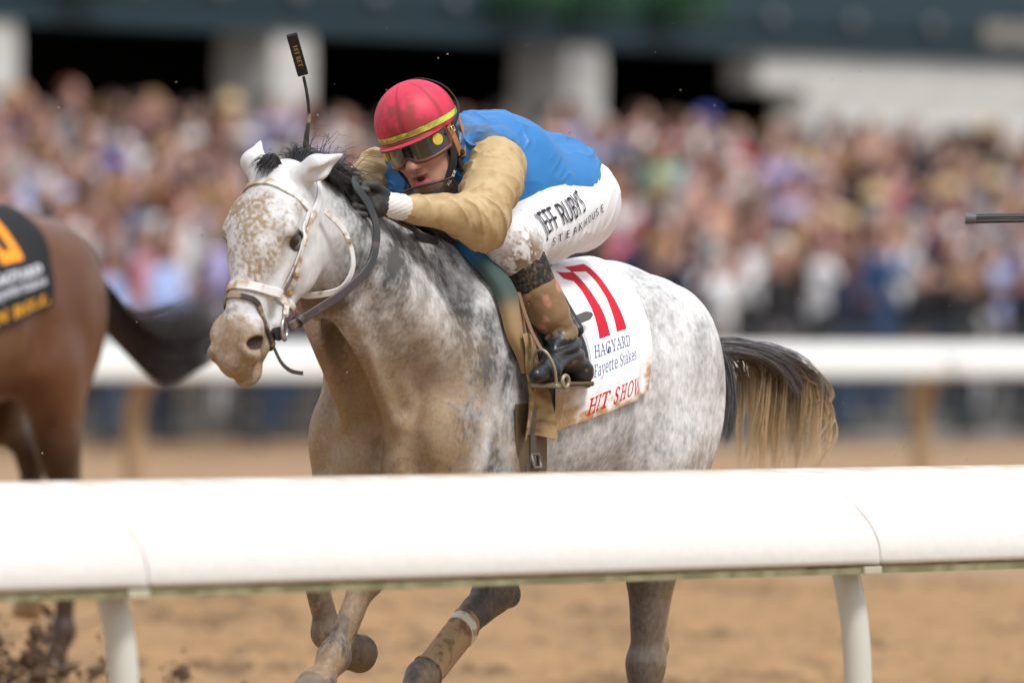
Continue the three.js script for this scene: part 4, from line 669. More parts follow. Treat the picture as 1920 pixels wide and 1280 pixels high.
// ---------------------------------------------------------------- saddle cloth with the number, girth, pad, saddle
const mudNoise = (x, y, z) => fbm(x, y, z, 3);
{
  const W = 1024, Hh = 1024, tex = canvasTex(W, Hh, (g) => {
    g.fillStyle = '#f4f4f6'; g.fillRect(0, 0, W, Hh);
    const XY = ([a, b]) => [a * W, b * Hh];
    const poly = (pts, col) => { g.fillStyle = col; g.beginPath(); pts.forEach((p, i) => (i ? g.lineTo(...XY(p)) : g.moveTo(...XY(p)))); g.closePath(); g.fill(); };
    const red = '#c4092a';
    poly([[0.636, 0.585], [0.757, 0.577], [0.789, 0.372], [0.799, 0.262], [0.805, 0.098], [0.605, 0.105], [0.612, 0.155], [0.735, 0.165], [0.738, 0.248], [0.719, 0.368]], red);
    poly([[0.436, 0.600], [0.559, 0.594], [0.600, 0.420], [0.618, 0.278], [0.622, 0.155], [0.435, 0.165], [0.437, 0.216], [0.530, 0.230], [0.527, 0.300], [0.494, 0.423]], red);
    const text = (s, font, bl, br, tl, col, stroke) => { // text in the frame bottom-left, bottom-right, top-left
      g.save(); g.font = font; const m = g.measureText(s), w = m.width, h = 100; const A = XY(bl), B = XY(br), T = XY(tl);
      g.transform((B[0] - A[0]) / w, (B[1] - A[1]) / w, (A[0] - T[0]) / h, (A[1] - T[1]) / h, A[0], A[1]); g.fillStyle = col; g.textBaseline = 'alphabetic'; g.fillText(s, 0, 0); if (stroke) { g.strokeStyle = col; g.lineWidth = stroke; g.strokeText(s, 0, 0); } g.restore();
    };
    // dried track mud along the hem and the front
    const im = g.getImageData(0, 0, W, Hh), d = im.data;
    for (let y = 0; y < Hh; y++) for (let x = 0; x < W; x++) {
      const a = x / W, b = y / Hh; if (b < 0.45) continue; const n = fbm(a * 16, b * 26, 3, 4), f = fbm(a * 90, b * 90, 8, 2);
      const reach = Math.max(sst(0.90, 1.03, b + (n - 0.5) * 0.22 - 0.02) , sst(0.30, 0.05, a + (n - 0.5) * 0.3) * sst(0.72, 0.92, b), sst(0.90, 1.0, a + (n - 0.5) * 0.12) * sst(0.72, 0.9, b));
      let m = clamp(reach * 1.2) * sst(0.25, 0.5, n * 0.7 + f * 0.3 + reach * 0.2); m = clamp(m * 0.85); const sp = f > 0.79 && b > 0.6 ? 0.4 : 0; m = Math.max(m, sp * 0.5);
      const o = (y * W + x) * 4, c = [150 + 40 * f, 112 + 34 * f, 70 + 26 * f]; for (let k = 0; k < 3; k++) d[o + k] = d[o + k] * (1 - m) + c[k] * m;
    }
    g.putImageData(im, 0, 0);
    text('HAGYARD', '137px serif', [0.342, 0.693], [0.762, 0.676], [0.36, 0.628], '#1d3f7c', 2);
    g.fillStyle = '#16305f'; g.beginPath(); g.ellipse(0.505 * W, 0.672 * Hh, 9, 14, 0.3, 0, 7); g.fill(); g.beginPath(); g.ellipse(0.515 * W, 0.655 * Hh, 6, 8, 0.3, 0, 7); g.fill();
    text('Fayette Stakes', '137px serif', [0.318, 0.790], [0.808, 0.764], [0.33, 0.725], '#2a4c86', 1);
    [['H', 0, 0.17], ['I', 0.182, 0.248], ['T', 0.255, 0.385], ['S', 0.465, 0.575], ['H', 0.60, 0.725], ['O', 0.74, 0.855], ['W', 0.855, 1.0]].forEach(([c, f0, f1]) => { const L = (f) => [lerp(0.272, 0.812, f), lerp(0.974, 0.958, f)]; text(c, '137px serif', L(f0), L(f1), [L(f0)[0] + 0.018, L(f0)[1] - 0.085], '#cc1c1a', 5); });
    
  });
  const sc = rider(thing('number_cloth', 'white saddle cloth with red 11 and muddy hem on the grey horse', 'saddle cloth'));
  const wr = (a, b) => 0.012 + 0.0025 * Math.sin(a * 26 + b * 7) * sst(0.4, 1, b) + 0.0015 * sst(0.8, 1, b) * Math.sin(a * 40 + 1) ;
  const cl = (sgn) => (a, b) => { const phi = lerp(0, lerp(1.86, 1.50, a), b); return drape(trunk, lerp(lerp(0.20, -0.37, a), lerp(0.27, -0.235, a), b), phi * sgn, wr(a, b)); };
  part('near_panel', sheet(cl(1), 90, 90, 0.003), new THREE.MeshPhysicalMaterial({ map: tex, roughness: 0.85, sheen: 0.2, bumpMap: grainTex(256, (u, v) => 0.5 + 0.5 * Math.sin(u * 402) * Math.sin(v * 402)), bumpScale: 0.0004 }), sc);
  part('off_panel', sheet((a, b) => cl(-1)(1 - a, b), 40, 40, 0.003), std([0.78, 0.78, 0.79], 0.85), sc);
  // girth
  const gi = rider(thing('girth', 'dark elastic girth with buckles round the grey horse\'s barrel', 'girth'));
  const path = []; for (let i = 0; i <= 14; i++) path.push(drape(greyShape, 0.345 + 0.02 * Math.cos(i / 2), lerp(1.35, 4.93, i / 14), 0.006, 1.2));
  part('band', strap(path, 0.155, 0.007, { n: 90, up: (t, p) => { const l = Math.hypot(p[1] - 1.2, p[2]); return [0, (p[1] - 1.2) / l, p[2] / l]; }, color: (t, x) => mix3(Math.abs(x) > 0.86 ? [0.13, 0.09, 0.05] : [0.025, 0.025, 0.027], [0.2, 0.13, 0.07], 0.15) }), vcm(0.8), gi);
  const p2 = path.map((p) => { const l = Math.hypot(p[1] - 1.2, p[2]); return [p[0], p[1] + (p[1] - 1.2) / l * 0.008, p[2] + p[2] / l * 0.008]; });
  part('billet', strap(p2.slice(0, 8), 0.028, 0.005, { n: 50, up: (t, p) => { const l = Math.hypot(p[1] - 1.2, p[2]); return [0, (p[1] - 1.2) / l, p[2] / l]; }, color: (t, x, p) => mix3([0.09, 0.085, 0.08], [0.22, 0.19, 0.15], fbm(p[0] * 80, p[1] * 80, p[2] * 80, 2)) }), vcm(0.6), gi);
  const bp = drape(greyShape, 0.345, 1.90, 0.022, 1.2), bk = part('buckle', new THREE.TorusGeometry(0.026, 0.006, 8, 4).rotateZ(0.785), std([0.20, 0.19, 0.17], 0.45, { metalness: 0.5 }), gi); bk.position.set(...bp); bk.rotation.set(0.25, 0, 0);
  part('buckle_guard', new RoundedBoxGeometry(0.07, 0.075, 0.012, 2, 0.006), std([0.10, 0.085, 0.065], 0.7), gi).position.set(bp[0], bp[1], bp[2] + 0.012);
  // saddle: pad roll in front, small seat, flap behind the leg
  const sd = rider(thing('racing_saddle', 'small dark racing saddle with blue and mud-brown pad under the jockey', 'saddle'));
  const roll = []; for (let i = 0; i <= 10; i++) { const t = i / 10; const ph = lerp(-0.35, 1.30, t); const q = drape(trunk, lerp(0.36, 0.43, sst(0.1, 0.55, t)) - 0.035 * sst(0.75, 1, t), ph, 0.013); roll.push(q); }
  const padCol = (t, x, p) => { const n = fbm(p[0] * 18, p[1] * 18, p[2] * 18, 3), y = p[1] + (n - 0.5) * 0.10; return mix3(mix3([0.02, 0.13, 0.27], [0.055, 0.09, 0.085], sst(1.66, 1.58, y)), [0.34, 0.225, 0.11], sst(1.57, 1.47, y)); };
  part('pad_roll', strap(roll, 0.075, 0.030, { n: 60, up: (t, p) => { const l = Math.hypot(p[1] - 1.27, p[2]); return [0.12, (p[1] - 1.27) / l, p[2] / l]; }, color: padCol, taper: (t) => 1 - 0.55 * sst(0.82, 1, t) }), vcm(0.85), sd);
  const flap = (a, b) => { const phi = lerp(1.02, 1.90, b); const x = lerp(lerp(0.445, 0.462, sst(0.1, 1, b)), lerp(0.385, 0.295, b), a) - 0.03 * Math.sin(b * 3.1); const q = drape(trunk, x, phi, 0.020 + 0.030 * sst(0.35, 0.0, b) + 0.014 * Math.sin(a * 5.2 + b * 2.2) * (0.4 + b) + 0.012 * b); return q; };
  part('chamois_flap', sheet(flap, 24, 50, 0.004, (a, b) => { const n = fbm(a * 6, b * 20, 4, 3); return mix3([0.40, 0.27, 0.13], [0.22, 0.135, 0.06], sst(0.4, 0.7, n)); }), vcm(0.9), sd);
  const seat = mesher([rc([0.26, 1.675, 0], [-0.02, 1.655, 0], 0.05, 0.04, 0.04, 1.8), rc([-0.02, 1.655, 0], [-0.12, 1.69, 0], 0.035, 0.022, 0.04, 2.6), ...[-1, 1].flatMap((s) => [rc([0.26, 1.64, 0.12 * s], [0.25, 1.5, 0.285 * s], 0.03, 0.02, 0.04), rc([0.12, 1.62, 0.14 * s], [0.17, 1.46, 0.30 * s], 0.03, 0.018, 0.05)])], 0.008);
  part('seat', seat, std([0.012, 0.012, 0.013], 0.4), sd);
  const lf = (a, b) => { const x = lerp(0.33, 0.155 - 0.03 * Math.sin(b * 3.1), a), phi = lerp(0.75, 1.45, b); return drape(trunk, x, phi, 0.026 + 0.006 * a); };
  part('saddle_flap', sheet(lf, 20, 30, 0.006), std([0.018, 0.018, 0.02], 0.5), sd);
  const rim = []; for (let i = 0; i <= 8; i++) { const b = i / 8; rim.push(drape(trunk, 0.145 - 0.03 * Math.sin(b * 3.1), lerp(0.62, 1.45, b), 0.022)); }
  part('flap_rim', tube(rim, 0.016, 40, 10), std([0.55, 0.56, 0.60], 0.6), sd);
  const e1 = drape(trunk, 0.20, 0.93, 0.03), e2 = drape(trunk, 0.055, 0.86, 0.05);
  part('overgirth_end', strap([e1, [(e1[0] + e2[0]) / 2, (e1[1] + e2[1]) / 2 + 0.004, (e1[2] + e2[2]) / 2 - 0.008], e2], 0.026, 0.004, { n: 16, up: [0, 0.5, -0.85], color: (t, x) => (Math.abs(x) > 0.8 ? [0.09, 0.09, 0.09] : [0.03, 0.03, 0.032]), taper: (t) => (t > 0.85 ? 1 - (t - 0.85) * 4 : 1) }), vcm(0.7), sd);
}
// ---------------------------------------------------------------- jockey
const jk = rider(thing('person', 'crouching jockey in red helmet, blue vest, tan sleeves and white breeches', 'person'));
{
  srand(21);
  const HC = [0.535, 1.952, -0.03], yaw = -0.15, pit = 0.30, rol = 0.30;
  const f = V(Math.cos(yaw) * Math.cos(pit), -Math.sin(pit), Math.sin(yaw) * Math.cos(pit)), l = V(Math.sin(yaw), 0, -Math.cos(yaw)), u = new THREE.Vector3().crossVectors(f, l); { const l0 = l.clone(), u0 = u.clone(); l.copy(l0).multiplyScalar(Math.cos(rol)).addScaledVector(u0, Math.sin(rol)); u.copy(u0).multiplyScalar(Math.cos(rol)).addScaledVector(l0, -Math.sin(rol)); }
  const HM = new THREE.Matrix4().makeBasis(f, u, l.clone().negate()).setPosition(...HC);
  const inHead = (g) => g.applyMatrix4(HM), jh = (x, y, z) => { const v = V(x, y, z).applyMatrix4(HM); return [v.x, v.y, v.z]; };
  const mud = (p, sc, a, b) => sst(a, b, fbm(p[0] * sc, p[1] * sc, p[2] * sc, 4));
  // body under the clothes and the head
  const SH = { L: [[0.395, 1.925, -0.17], [0.625, 1.762, -0.265], [0.862, 1.790, -0.135]], R: [[0.41, 1.90, 0.15], [0.60, 1.745, 0.235], [0.83, 1.80, 0.125]] };
  const LG = { L: [[-0.075, 1.825, -0.115], [0.355, 1.690, -0.205], [0.245, 1.415, -0.305]], R: [[-0.075, 1.825, 0.115], [0.335, 1.690, 0.195], [0.205, 1.415, 0.285]] };
  const torso = [el([-0.13, 1.835, 0], [0.14, 0.115, 0.155], 0.05, -0.2), rc([-0.1, 1.855, 0], [0.15, 1.905, 0], 0.105, 0.115, 0.08, 1.2), rc([0.15, 1.905, 0], [0.36, 1.925, 0], 0.115, 0.10, 0.06, 1.35), rc([0.40, 1.93, -0.01], [0.52, 1.955, -0.02], 0.07, 0.055, 0.05)];
  const bodyL = [...torso]; for (const k of ['L', 'R']) bodyL.push(...chain([[...SH[k][0], 0.055], [...SH[k][1], 0.04], [...SH[k][2], 0.028]], 0.03), ...chain([[...LG[k][0], 0.10], [...LG[k][1], 0.055], [...LG[k][2], 0.035]], 0.04));
  const face = [
    el([-0.005, 0.035, 0], [0.100, 0.105, 0.078], 0.02), el([0.035, -0.035, 0], [0.062, 0.082, 0.060], 0.04), el([0.055, -0.088, 0], [0.036, 0.034, 0.034], 0.03),
    rc([0.088, 0.015, 0], [0.115, -0.022, 0], 0.012, 0.0165, 0.014), el([0.106, -0.026, 0.014], [0.012, 0.010, 0.009], 0.008), el([0.106, -0.026, -0.014], [0.012, 0.010, 0.009], 0.008),
    el([0.070, -0.010, 0.040], [0.028, 0.024, 0.022], 0.02), el([0.070, -0.010, -0.040], [0.028, 0.024, 0.022], 0.02), rc([0.02, -0.06, 0.052], [0.06, -0.09, 0.025], 0.018, 0.02, 0.02), rc([0.02, -0.06, -0.052], [0.06, -0.09, -0.025], 0.018, 0.02, 0.02),
    el([0.093, -0.052, 0], [0.014, 0.008, 0.024], 0.008), el([0.090, -0.078, 0], [0.014, 0.0085, 0.021], 0.008), sub(el([0.104, -0.065, 0], [0.018, 0.0075, 0.015], 0.004)),
    el([-0.01, 0.0, 0.078], [0.018, 0.03, 0.01], 0.008), el([-0.01, 0.0, -0.078], [0.018, 0.03, 0.01], 0.008), rc([-0.01, -0.02, 0], [-0.05, -0.11, 0], 0.055, 0.055, 0.04),
    sub(el([0.100, 0.018, 0.030], [0.016, 0.012, 0.018], 0.012)), sub(el([0.100, 0.018, -0.030], [0.016, 0.012, 0.018], 0.012)), el([0.082, 0.016, 0.030], [0.013, 0.012, 0.013], 0.004), el([0.082, 0.016, -0.030], [0.013, 0.012, 0.013], 0.004),
    sub(el([0.117, -0.036, 0.008], [0.006, 0.005, 0.004], 0.003)), sub(el([0.117, -0.036, -0.008], [0.006, 0.005, 0.004], 0.003)),
  ];
  const skinC = (x, y, z) => {
    let c = [0.50, 0.265, 0.185]; const n = fbm(x * 60, y * 60, z * 60, 3);
    c = mix3(c, [0.56, 0.25, 0.19], sst(0.4, 0.7, n) * 0.5);
    const stub = sst(-0.03, -0.06, y) * sst(0.03, 0.06, x); c = mix3(c, [0.28, 0.16, 0.11], stub * 0.35);
    const lip = sst(0.030, 0.022, Math.abs(z)) * sst(0.015, 0.009, Math.abs(y + 0.065)) * sst(0.078, 0.088, x); c = mix3(c, [0.48, 0.10, 0.11], lip); if (x > 0.07 && x < 0.0935 && Math.abs(y + 0.065) < 0.008 && Math.abs(z) < 0.017) c = [0.06, 0.008, 0.008];
    const eye = Math.hypot(x - 0.09, y - 0.016, Math.abs(z) - 0.03); if (eye < 0.012) c = Math.hypot(y - 0.016, Math.abs(z) - 0.031) < 0.0055 ? [0.02, 0.012, 0.01] : [0.6, 0.55, 0.52];
    const sp = vn(x * 220, y * 220, z * 220); if (sp > 0.86) c = mix3(c, [0.16, 0.09, 0.05], 0.7);
    return mix3(c, [0.26, 0.17, 0.09], sst(0.55, 0.72, fbm(x * 34 + 3, y * 34, z * 34, 3)) * 0.5);
  };
  const hg = inHead(mesher(face, 0.0026, { color: skinC })), bg = mesher(bodyL, 0.009, { color: () => [0.5, 0.27, 0.19] });
  part('body', mergeGeometries([hg, bg]), vcm(0.5), jk);
  // balaclava: black hood under the helmet and round the jaw
  const hood = inHead(mesher([el([-0.022, 0.03, 0], [0.100, 0.108, 0.086], 0.02), rc([-0.02, -0.03, 0], [-0.075, -0.13, 0], 0.072, 0.075, 0.04), rc([-0.005, -0.045, 0.048], [0.05, -0.098, 0.018], 0.022, 0.02, 0.03), rc([-0.005, -0.045, -0.048], [0.05, -0.098, -0.018], 0.022, 0.02, 0.03), sub(el([0.11, -0.02, 0], [0.085, 0.085, 0.085], 0.012))], 0.004));
  part('hood', hood, std([0.012, 0.012, 0.014], 0.85), jk);
  // helmet cover: dome with eight seams, a turned-down brim and a peak
  const hc = [-0.006, 0.078], R = [0.126, 0.110, 0.110];
  const dome = (az, e, o = 0) => { const seam = Math.pow(Math.abs(Math.cos(az * 3 + 0.5)), 40) * 0.0016 * Math.cos(e), r = 1 + o; return [hc[0] + (R[0] * r - seam) * Math.cos(e) * Math.cos(az), hc[1] + (R[1] * r - seam) * Math.sin(e), (R[2] * r - seam) * Math.cos(e) * Math.sin(az)]; };
  const helm = sheet((a, b) => dome(a * Math.PI * 2, lerp(-0.32, Math.PI / 2 - 0.003, 1 - b)), 96, 48, 0.006, (a, b) => {
    const az = a * Math.PI * 2, p = dome(az, lerp(-0.32, Math.PI / 2, 1 - b)); const n = fbm(p[0] * 26, p[1] * 26, p[2] * 26, 4), n2 = vn(p[0] * 160, p[1] * 160, p[2] * 160);
    let c = mix3([0.66, 0.030, 0.085], [0.60, 0.022, 0.065], n); const front = sst(0.02, 0.09, p[0]); c = mix3(c, [0.26, 0.035, 0.028], front * sst(0.42, 0.66, n + (n2 - 0.5) * 0.3) * 0.8);
    if (Math.pow(Math.abs(Math.cos(az * 3 + 0.5)), 60) > 0.5) c = mix3(c, [0.22, 0.02, 0.02], 0.6); return c; });
  const hm = part('helmet', inHead(helm), vcm(0.55), jk);
  const peak = sheet((a, b) => { const az = lerp(1.05, -1.05, a), q = dome(az, -0.30, 0.012), out = 0.034 * Math.pow(Math.cos(az / 1.05 * 1.5), 0.7) * b; return [q[0] + out * Math.cos(az) * 1.0, q[1] - out * 0.10 - 0.004, q[2] + out * Math.sin(az) * 0.7]; }, 40, 10, 0.006, (a, b) => mix3([0.60, 0.025, 0.075], [0.30, 0.10, 0.06], sst(0.4, 0.7, fbm(a * 20, b * 4, 2, 3)) * 0.7));
  part('peak', inHead(peak), vcm(0.6), hm);
  const band = sheet((a, b) => dome(a * Math.PI * 2, lerp(-0.06, -0.20, b), 0.018), 96, 4, 0.002, (a, b) => { const az = a * Math.PI * 2, p = dome(az, -0.15); return mix3([0.62, 0.76, 0.10], [0.28, 0.20, 0.06], sst(0.015, 0.08, p[0]) * sst(0.30, 0.6, fbm(p[0] * 60, b * 3, p[2] * 60, 3)) * 0.9); });
  part('reflective_band', inHead(band), vcm(0.5), hm);
  // goggles
  const gf = (az, y) => { const x = 0.128 * Math.cos(az) - 0.010, z = 0.092 * Math.sin(az) * 1.06; return [x, y, z]; };
  const gTop = (az) => 0.045 + 0.003 * Math.cos(az * 2), gBot = (az) => -0.012 + 0.014 * Math.exp(-az * az * 40) - 0.006 * Math.cos((Math.abs(az) - 0.6) * 3);
  const lens = sheet((a, b) => { const az = lerp(1.22, -1.22, a); return gf(az, lerp(gTop(az), gBot(az), b)); }, 48, 14, 0.002);
  const gg = part('goggles', inHead(lens), new THREE.MeshPhysicalMaterial({ color: lin(0.020, 0.014, 0.010), roughness: 0.12, clearcoat: 1, clearcoatRoughness: 0.08 }), jk);
  const fr = []; for (let i = 0; i <= 20; i++) { const az = lerp(1.22, -1.22, i / 20); fr.push(gf(az, gTop(az))); } for (let i = 0; i <= 20; i++) { const az = lerp(-1.22, 1.22, i / 20); fr.push(gf(az, gBot(az))); }
  part('frame', inHead(tube(fr, 0.0058, 120, 8, true)), std([0.13, 0.035, 0.022], 0.45), gg);
  for (const s of [-1, 1]) { const q = gf(0.92 * s, 0.022), b = part('vent_cap', inHead(new THREE.CylinderGeometry(0.0155, 0.017, 0.009, 28).rotateX(Math.PI / 2).rotateY(Math.PI / 2 - 0.92 * s).translate(q[0] + 0.005, q[1], q[2] + 0.004 * s)), std([0.62, 0.47, 0.05], 0.45), gg); void b; }
  part('goggle_strap', inHead(strap([gf(-1.18, 0.02), [-0.0, 0.035, -0.106], [-0.05, 0.075, -0.115], [-0.075, 0.13, -0.085], [-0.065, 0.172, -0.03], [-0.06, 0.172, 0.03], [-0.07, 0.13, 0.085], [-0.05, 0.075, 0.115], [0, 0.035, 0.106], gf(1.18, 0.02)], 0.016, 0.003, { n: 70, up: (t, p) => { const v = V(p[0] - hc[0], p[1] - hc[1], p[2]).normalize(); return [v.x, v.y, v.z]; }, color: () => [0.018, 0.019, 0.022] })), vcm(0.7), gg);
  part('strap_buckle', inHead(new THREE.TorusGeometry(0.010, 0.0022, 6, 4).rotateZ(0.785).translate(0.018, 0.028, -0.110)), std([0.62, 0.50, 0.26], 0.3, { metalness: 0.7 }), gg);
  // spare muddy goggles pulled down in front of the chin
  const l2 = sheet((a, b) => { const az = lerp(1.1, -1.1, a); return [0.135 * Math.cos(az) + 0.012, lerp(-0.085, -0.15, b) + 0.01 * Math.cos(az * 2), 0.088 * Math.sin(az)]; }, 30, 8, 0.002);
  const g2 = part('spare_goggles', inHead(l2), new THREE.MeshPhysicalMaterial({ color: lin(0.78, 0.70, 0.66), roughness: 0.22, transmission: 1, thickness: 0 }), jk);
  const f2 = []; for (const [y, d] of [[-0.085, 1], [-0.15, -1]]) for (let i = 0; i <= 16; i++) { const az = lerp(1.1, -1.1, i / 16) * d; f2.push([0.135 * Math.cos(az) + 0.012, y + 0.01 * Math.cos(az * 2) + (y < -0.12 ? 0.018 * Math.exp(-az * az * 30) : 0), 0.088 * Math.sin(az)]); }
  part('spare_frame', inHead(tube(f2, 0.0035, 120, 6, true)), std([0.035, 0.012, 0.012], 0.4), g2);
  // chin harness: tan leather ear yoke, black chin cup strap with its maker's lettering
  const tan = std([0.40, 0.155, 0.045], 0.45), blk = std([0.016, 0.016, 0.017], 0.8);
  for (const s of [-1, 1]) {
    const ha = part('harness', inHead(strap([[0.02, 0.04, 0.100 * s], [0.010, -0.005, 0.098 * s], [-0.004, -0.046, 0.089 * s]], 0.024, 0.004, { n: 20, up: [0.1, 0, s] })), tan, jk);
    part('rear_yoke', inHead(strap([[-0.090, 0.03, 0.080 * s], [-0.068, -0.02, 0.086 * s], [-0.038, -0.05, 0.089 * s], [-0.004, -0.050, 0.090 * s]], 0.017, 0.004, { n: 24, up: [-0.2, 0, s] })), tan, ha);
    part('rivet', inHead(new THREE.CylinderGeometry(0.0085, 0.0085, 0.008, 16).rotateX(Math.PI / 2).translate(-0.008, -0.045, 0.095 * s)), blk, ha);
    part('clip', inHead(new RoundedBoxGeometry(0.018, 0.042, 0.012, 2, 0.004).rotateZ(0.2).translate(0.0, -0.075, 0.082 * s)), blk, ha);
  }
  const cs = part('chin_strap', inHead(strap([[0.022, -0.01, 0.093], [0.030, -0.06, 0.076], [0.062, -0.108, 0.040], [0.083, -0.122, 0], [0.062, -0.108, -0.040], [0.030, -0.06, -0.076], [0.022, -0.01, -0.093]], 0.026, 0.005, { n: 60, up: (t, p) => { const v = V(p[0] - 0.0, (p[1] + 0.03) * 0.4, p[2]).normalize(); return [v.x, v.y, v.z]; } })), blk, jk);
  { const pts = catmull([[0.030, -0.058, -0.0835], [0.044, -0.085, -0.066], [0.066, -0.108, -0.044]], 30);
    const t = canvasTex(256, 64, (g) => { g.clearRect(0, 0, 256, 64); g.fillStyle = '#e8e8e8'; g.font = 'bold 58px sans-serif'; g.fillText('ALTER', 8, 54, 240); });
    const gm = sheet((a, b) => { const i = Math.min(29, Math.floor((1 - a) * 29)), k = (1 - a) * 29 - i, p = [0, 1, 2].map((j) => lerp(pts[i][j], pts[i + 1][j], k)); return [p[0] - 0.010 + 0.006 - (b - 0.5) * 0.008, p[1] + (0.5 - b) * 0.010 - 0.004, p[2] - 0.004 - (b - 0.5) * 0.003]; }, 24, 4, 0.0004);
    part('strap_lettering', inHead(gm), new THREE.MeshStandardMaterial({ map: t, transparent: true, alphaTest: 0.4, roughness: 0.7 }), cs); }
  // silks: vest
  // cloth: long soft creases running along (cx,cy), finer ones here and there
  const folds = (x, y, z, cx, cy, k) => { const w = vn(x * 6 + 3, y * 6, z * 6) * 0.5, a = x * cx + y * cy + w * 0.06, b = -x * cy + y * cx + w * 0.09, m = sst(0.3, 0.7, vn(x * 8 + 11, y * 8, z * 8)); const r1 = 1 - Math.abs(vn(a * 5 + 2, b * 24, z * 12) - 0.5) * 2, r2 = 1 - Math.abs(vn(a * 9 + 7, b * 52, z * 26) - 0.5) * 2; const lo = vn(a * 7 + 5, b * 11, z * 7); return k * (0.016 * (lo - 0.5) + 0.0085 * Math.pow(r1, 7) * (0.25 + 0.75 * m) + 0.0042 * Math.pow(r2, 5) * m - 0.002); };
  const vestL = [el([-0.075, 1.862, 0], [0.15, 0.122, 0.178], 0.05, -0.25), el([-0.02, 1.825, -0.125], [0.135, 0.092, 0.122], 0.05, -0.2), el([-0.02, 1.825, 0.125], [0.135, 0.092, 0.122], 0.05, -0.2), el([0.11, 1.805, -0.11], [0.16, 0.085, 0.122], 0.06, -0.15), el([0.11, 1.805, 0.11], [0.16, 0.085, 0.122], 0.06, -0.15), rc([-0.1, 1.865, 0], [0.15, 1.905, 0], 0.125, 0.138, 0.08, 1.25), rc([0.15, 1.905, 0], [0.36, 1.925, 0], 0.138, 0.118, 0.06, 1.38), el([0.385, 1.93, -0.165], [0.10, 0.088, 0.068], 0.05), el([0.36, 1.92, 0.13], [0.09, 0.08, 0.06], 0.05), el([0.43, 1.86, -0.10], [0.07, 0.09, 0.09], 0.05), el([0.43, 1.86, 0.10], [0.07, 0.09, 0.09], 0.05), rc([0.40, 1.935, -0.01], [0.475, 1.955, -0.02], 0.092, 0.078, 0.04), el([0.16, 1.83, -0.10], [0.20, 0.085, 0.10], 0.06, 0.25), el([0.16, 1.83, 0.10], [0.20, 0.085, 0.10], 0.06, 0.25), el([0.0, 1.84, -0.13], [0.16, 0.08, 0.07], 0.06, -0.2)];
  const vb = (x, y, z) => folds(x, y, z, 0.93, -0.36, 1.1);
  part('vest', mesher(vestL, 0.0038, { bump: vb, color: (x, y, z, nx, ny, nz) => { const n = fbm(x * 22, y * 22, z * 22, 4), sp = vn(x * 170, y * 170, z * 170); let c = [0.018, 0.19, 0.50]; c = mix3(c, [0.015, 0.165, 0.46], n); const m = sst(0.30, 0.46, x + (n - 0.5) * 0.2) * sst(0.35, 0.62, n + (sp - 0.5) * 0.25) * 0.65; return mix3(c, [0.075, 0.068, 0.06], m); } }), new THREE.MeshPhysicalMaterial({ color: 0xffffff, vertexColors: true, roughness: 0.42, sheen: 0.3 }), jk);
  part('vest_hem', tube([[-0.235, 1.905, -0.11], [-0.225, 1.845, -0.165], [-0.16, 1.79, -0.185], [-0.05, 1.765, -0.18]], 0.006, 30, 8), std([0.018, 0.18, 0.48], 0.5), jk);
  // sleeves
  for (const k of ['L', 'R']) {
    const s = k === 'L' ? -1 : 1, q = SH[k], sl = [rc([lerp(q[0][0], q[1][0], 0.14), lerp(q[0][1], q[1][1], 0.14), lerp(q[0][2], q[1][2], 0.16) + 0.012 * s], q[1], s < 0 ? 0.084 : 0.068, 0.070, 0.05), rc(q[1], [lerp(q[1][0], q[2][0], 0.9), lerp(q[1][1], q[2][1], 0.9), lerp(q[1][2], q[2][2], 0.9)], 0.068, 0.037, 0.04), el([q[1][0] - 0.04, q[1][1] - 0.012, q[1][2]], [0.065, 0.05, 0.05], 0.04)];
    part('sleeve', mesher(sl, 0.0034, { bump: (x, y, z) => folds(x, y, z, 0.55, 0.83, 1.75), color: (x, y, z) => { const n = fbm(x * 26, y * 26, z * 26, 4), n2 = fbm(x * 70, y * 70, z * 70, 2); return mix3(mix3([0.56, 0.42, 0.23], [0.46, 0.325, 0.155], n2), [0.33, 0.205, 0.085], sst(0.5, 0.7, n) * 0.6); } }), vcm(0.62), jk);
    // white cuff
    const w = q[2], wd = [w[0] - q[1][0], w[1] - q[1][1], w[2] - q[1][2]], wl = Math.hypot(...wd), wn = wd.map((v) => v / wl), at = (d) => [w[0] + wn[0] * d, w[1] + wn[1] * d, w[2] + wn[2] * d];
    part('cuff', mesher([rc(at(-0.028), at(0.012), 0.036, 0.036, 0.01)], 0.004, { bump: (x, y, z) => 0.0009 * Math.sin(y * 520 + x * 260) }), std([0.72, 0.70, 0.67], 0.8), jk);
    // glove: palm, four fingers closed round the rein, thumb on top
    const a0 = at(0.01), dn = V(...wn), down = V(0.1, -1, 0).addScaledVector(dn, -V(0.1, -1, 0).dot(dn)).normalize(), lat = new THREE.Vector3().crossVectors(dn, down).normalize();
    const G = (a, b, c) => { a *= 1.12; b *= 1.12; c *= 1.12; return [a0[0] + dn.x * a + down.x * b + lat.x * c, a0[1] + dn.y * a + down.y * b + lat.y * c, a0[2] + dn.z * a + down.z * b + lat.z * c]; };
    const gl = [rc(G(0, 0, 0), G(0.035, 0, 0), 0.031, 0.034, 0.02), rc(G(0.045, -0.018, 0), G(0.075, -0.016, 0), 0.025, 0.021, 0.02), rc(G(0.045, 0.014, 0), G(0.072, 0.018, 0), 0.025, 0.020, 0.02)];
    for (let i = 0; i < 4; i++) { const b = -0.030 + i * 0.0195, len = [0.92, 1.0, 0.95, 0.78][i]; gl.push(...chain([[...G(0.078, b, 0.004 * s), 0.0118], [...G(0.078 + 0.036 * len, b + 0.004, -0.006 * s), 0.0105], [...G(0.078 + 0.034 * len, b + 0.006, -0.034 * s), 0.0098], [...G(0.078 + 0.006, b + 0.006, -0.040 * s), 0.009]], 0.006)); }
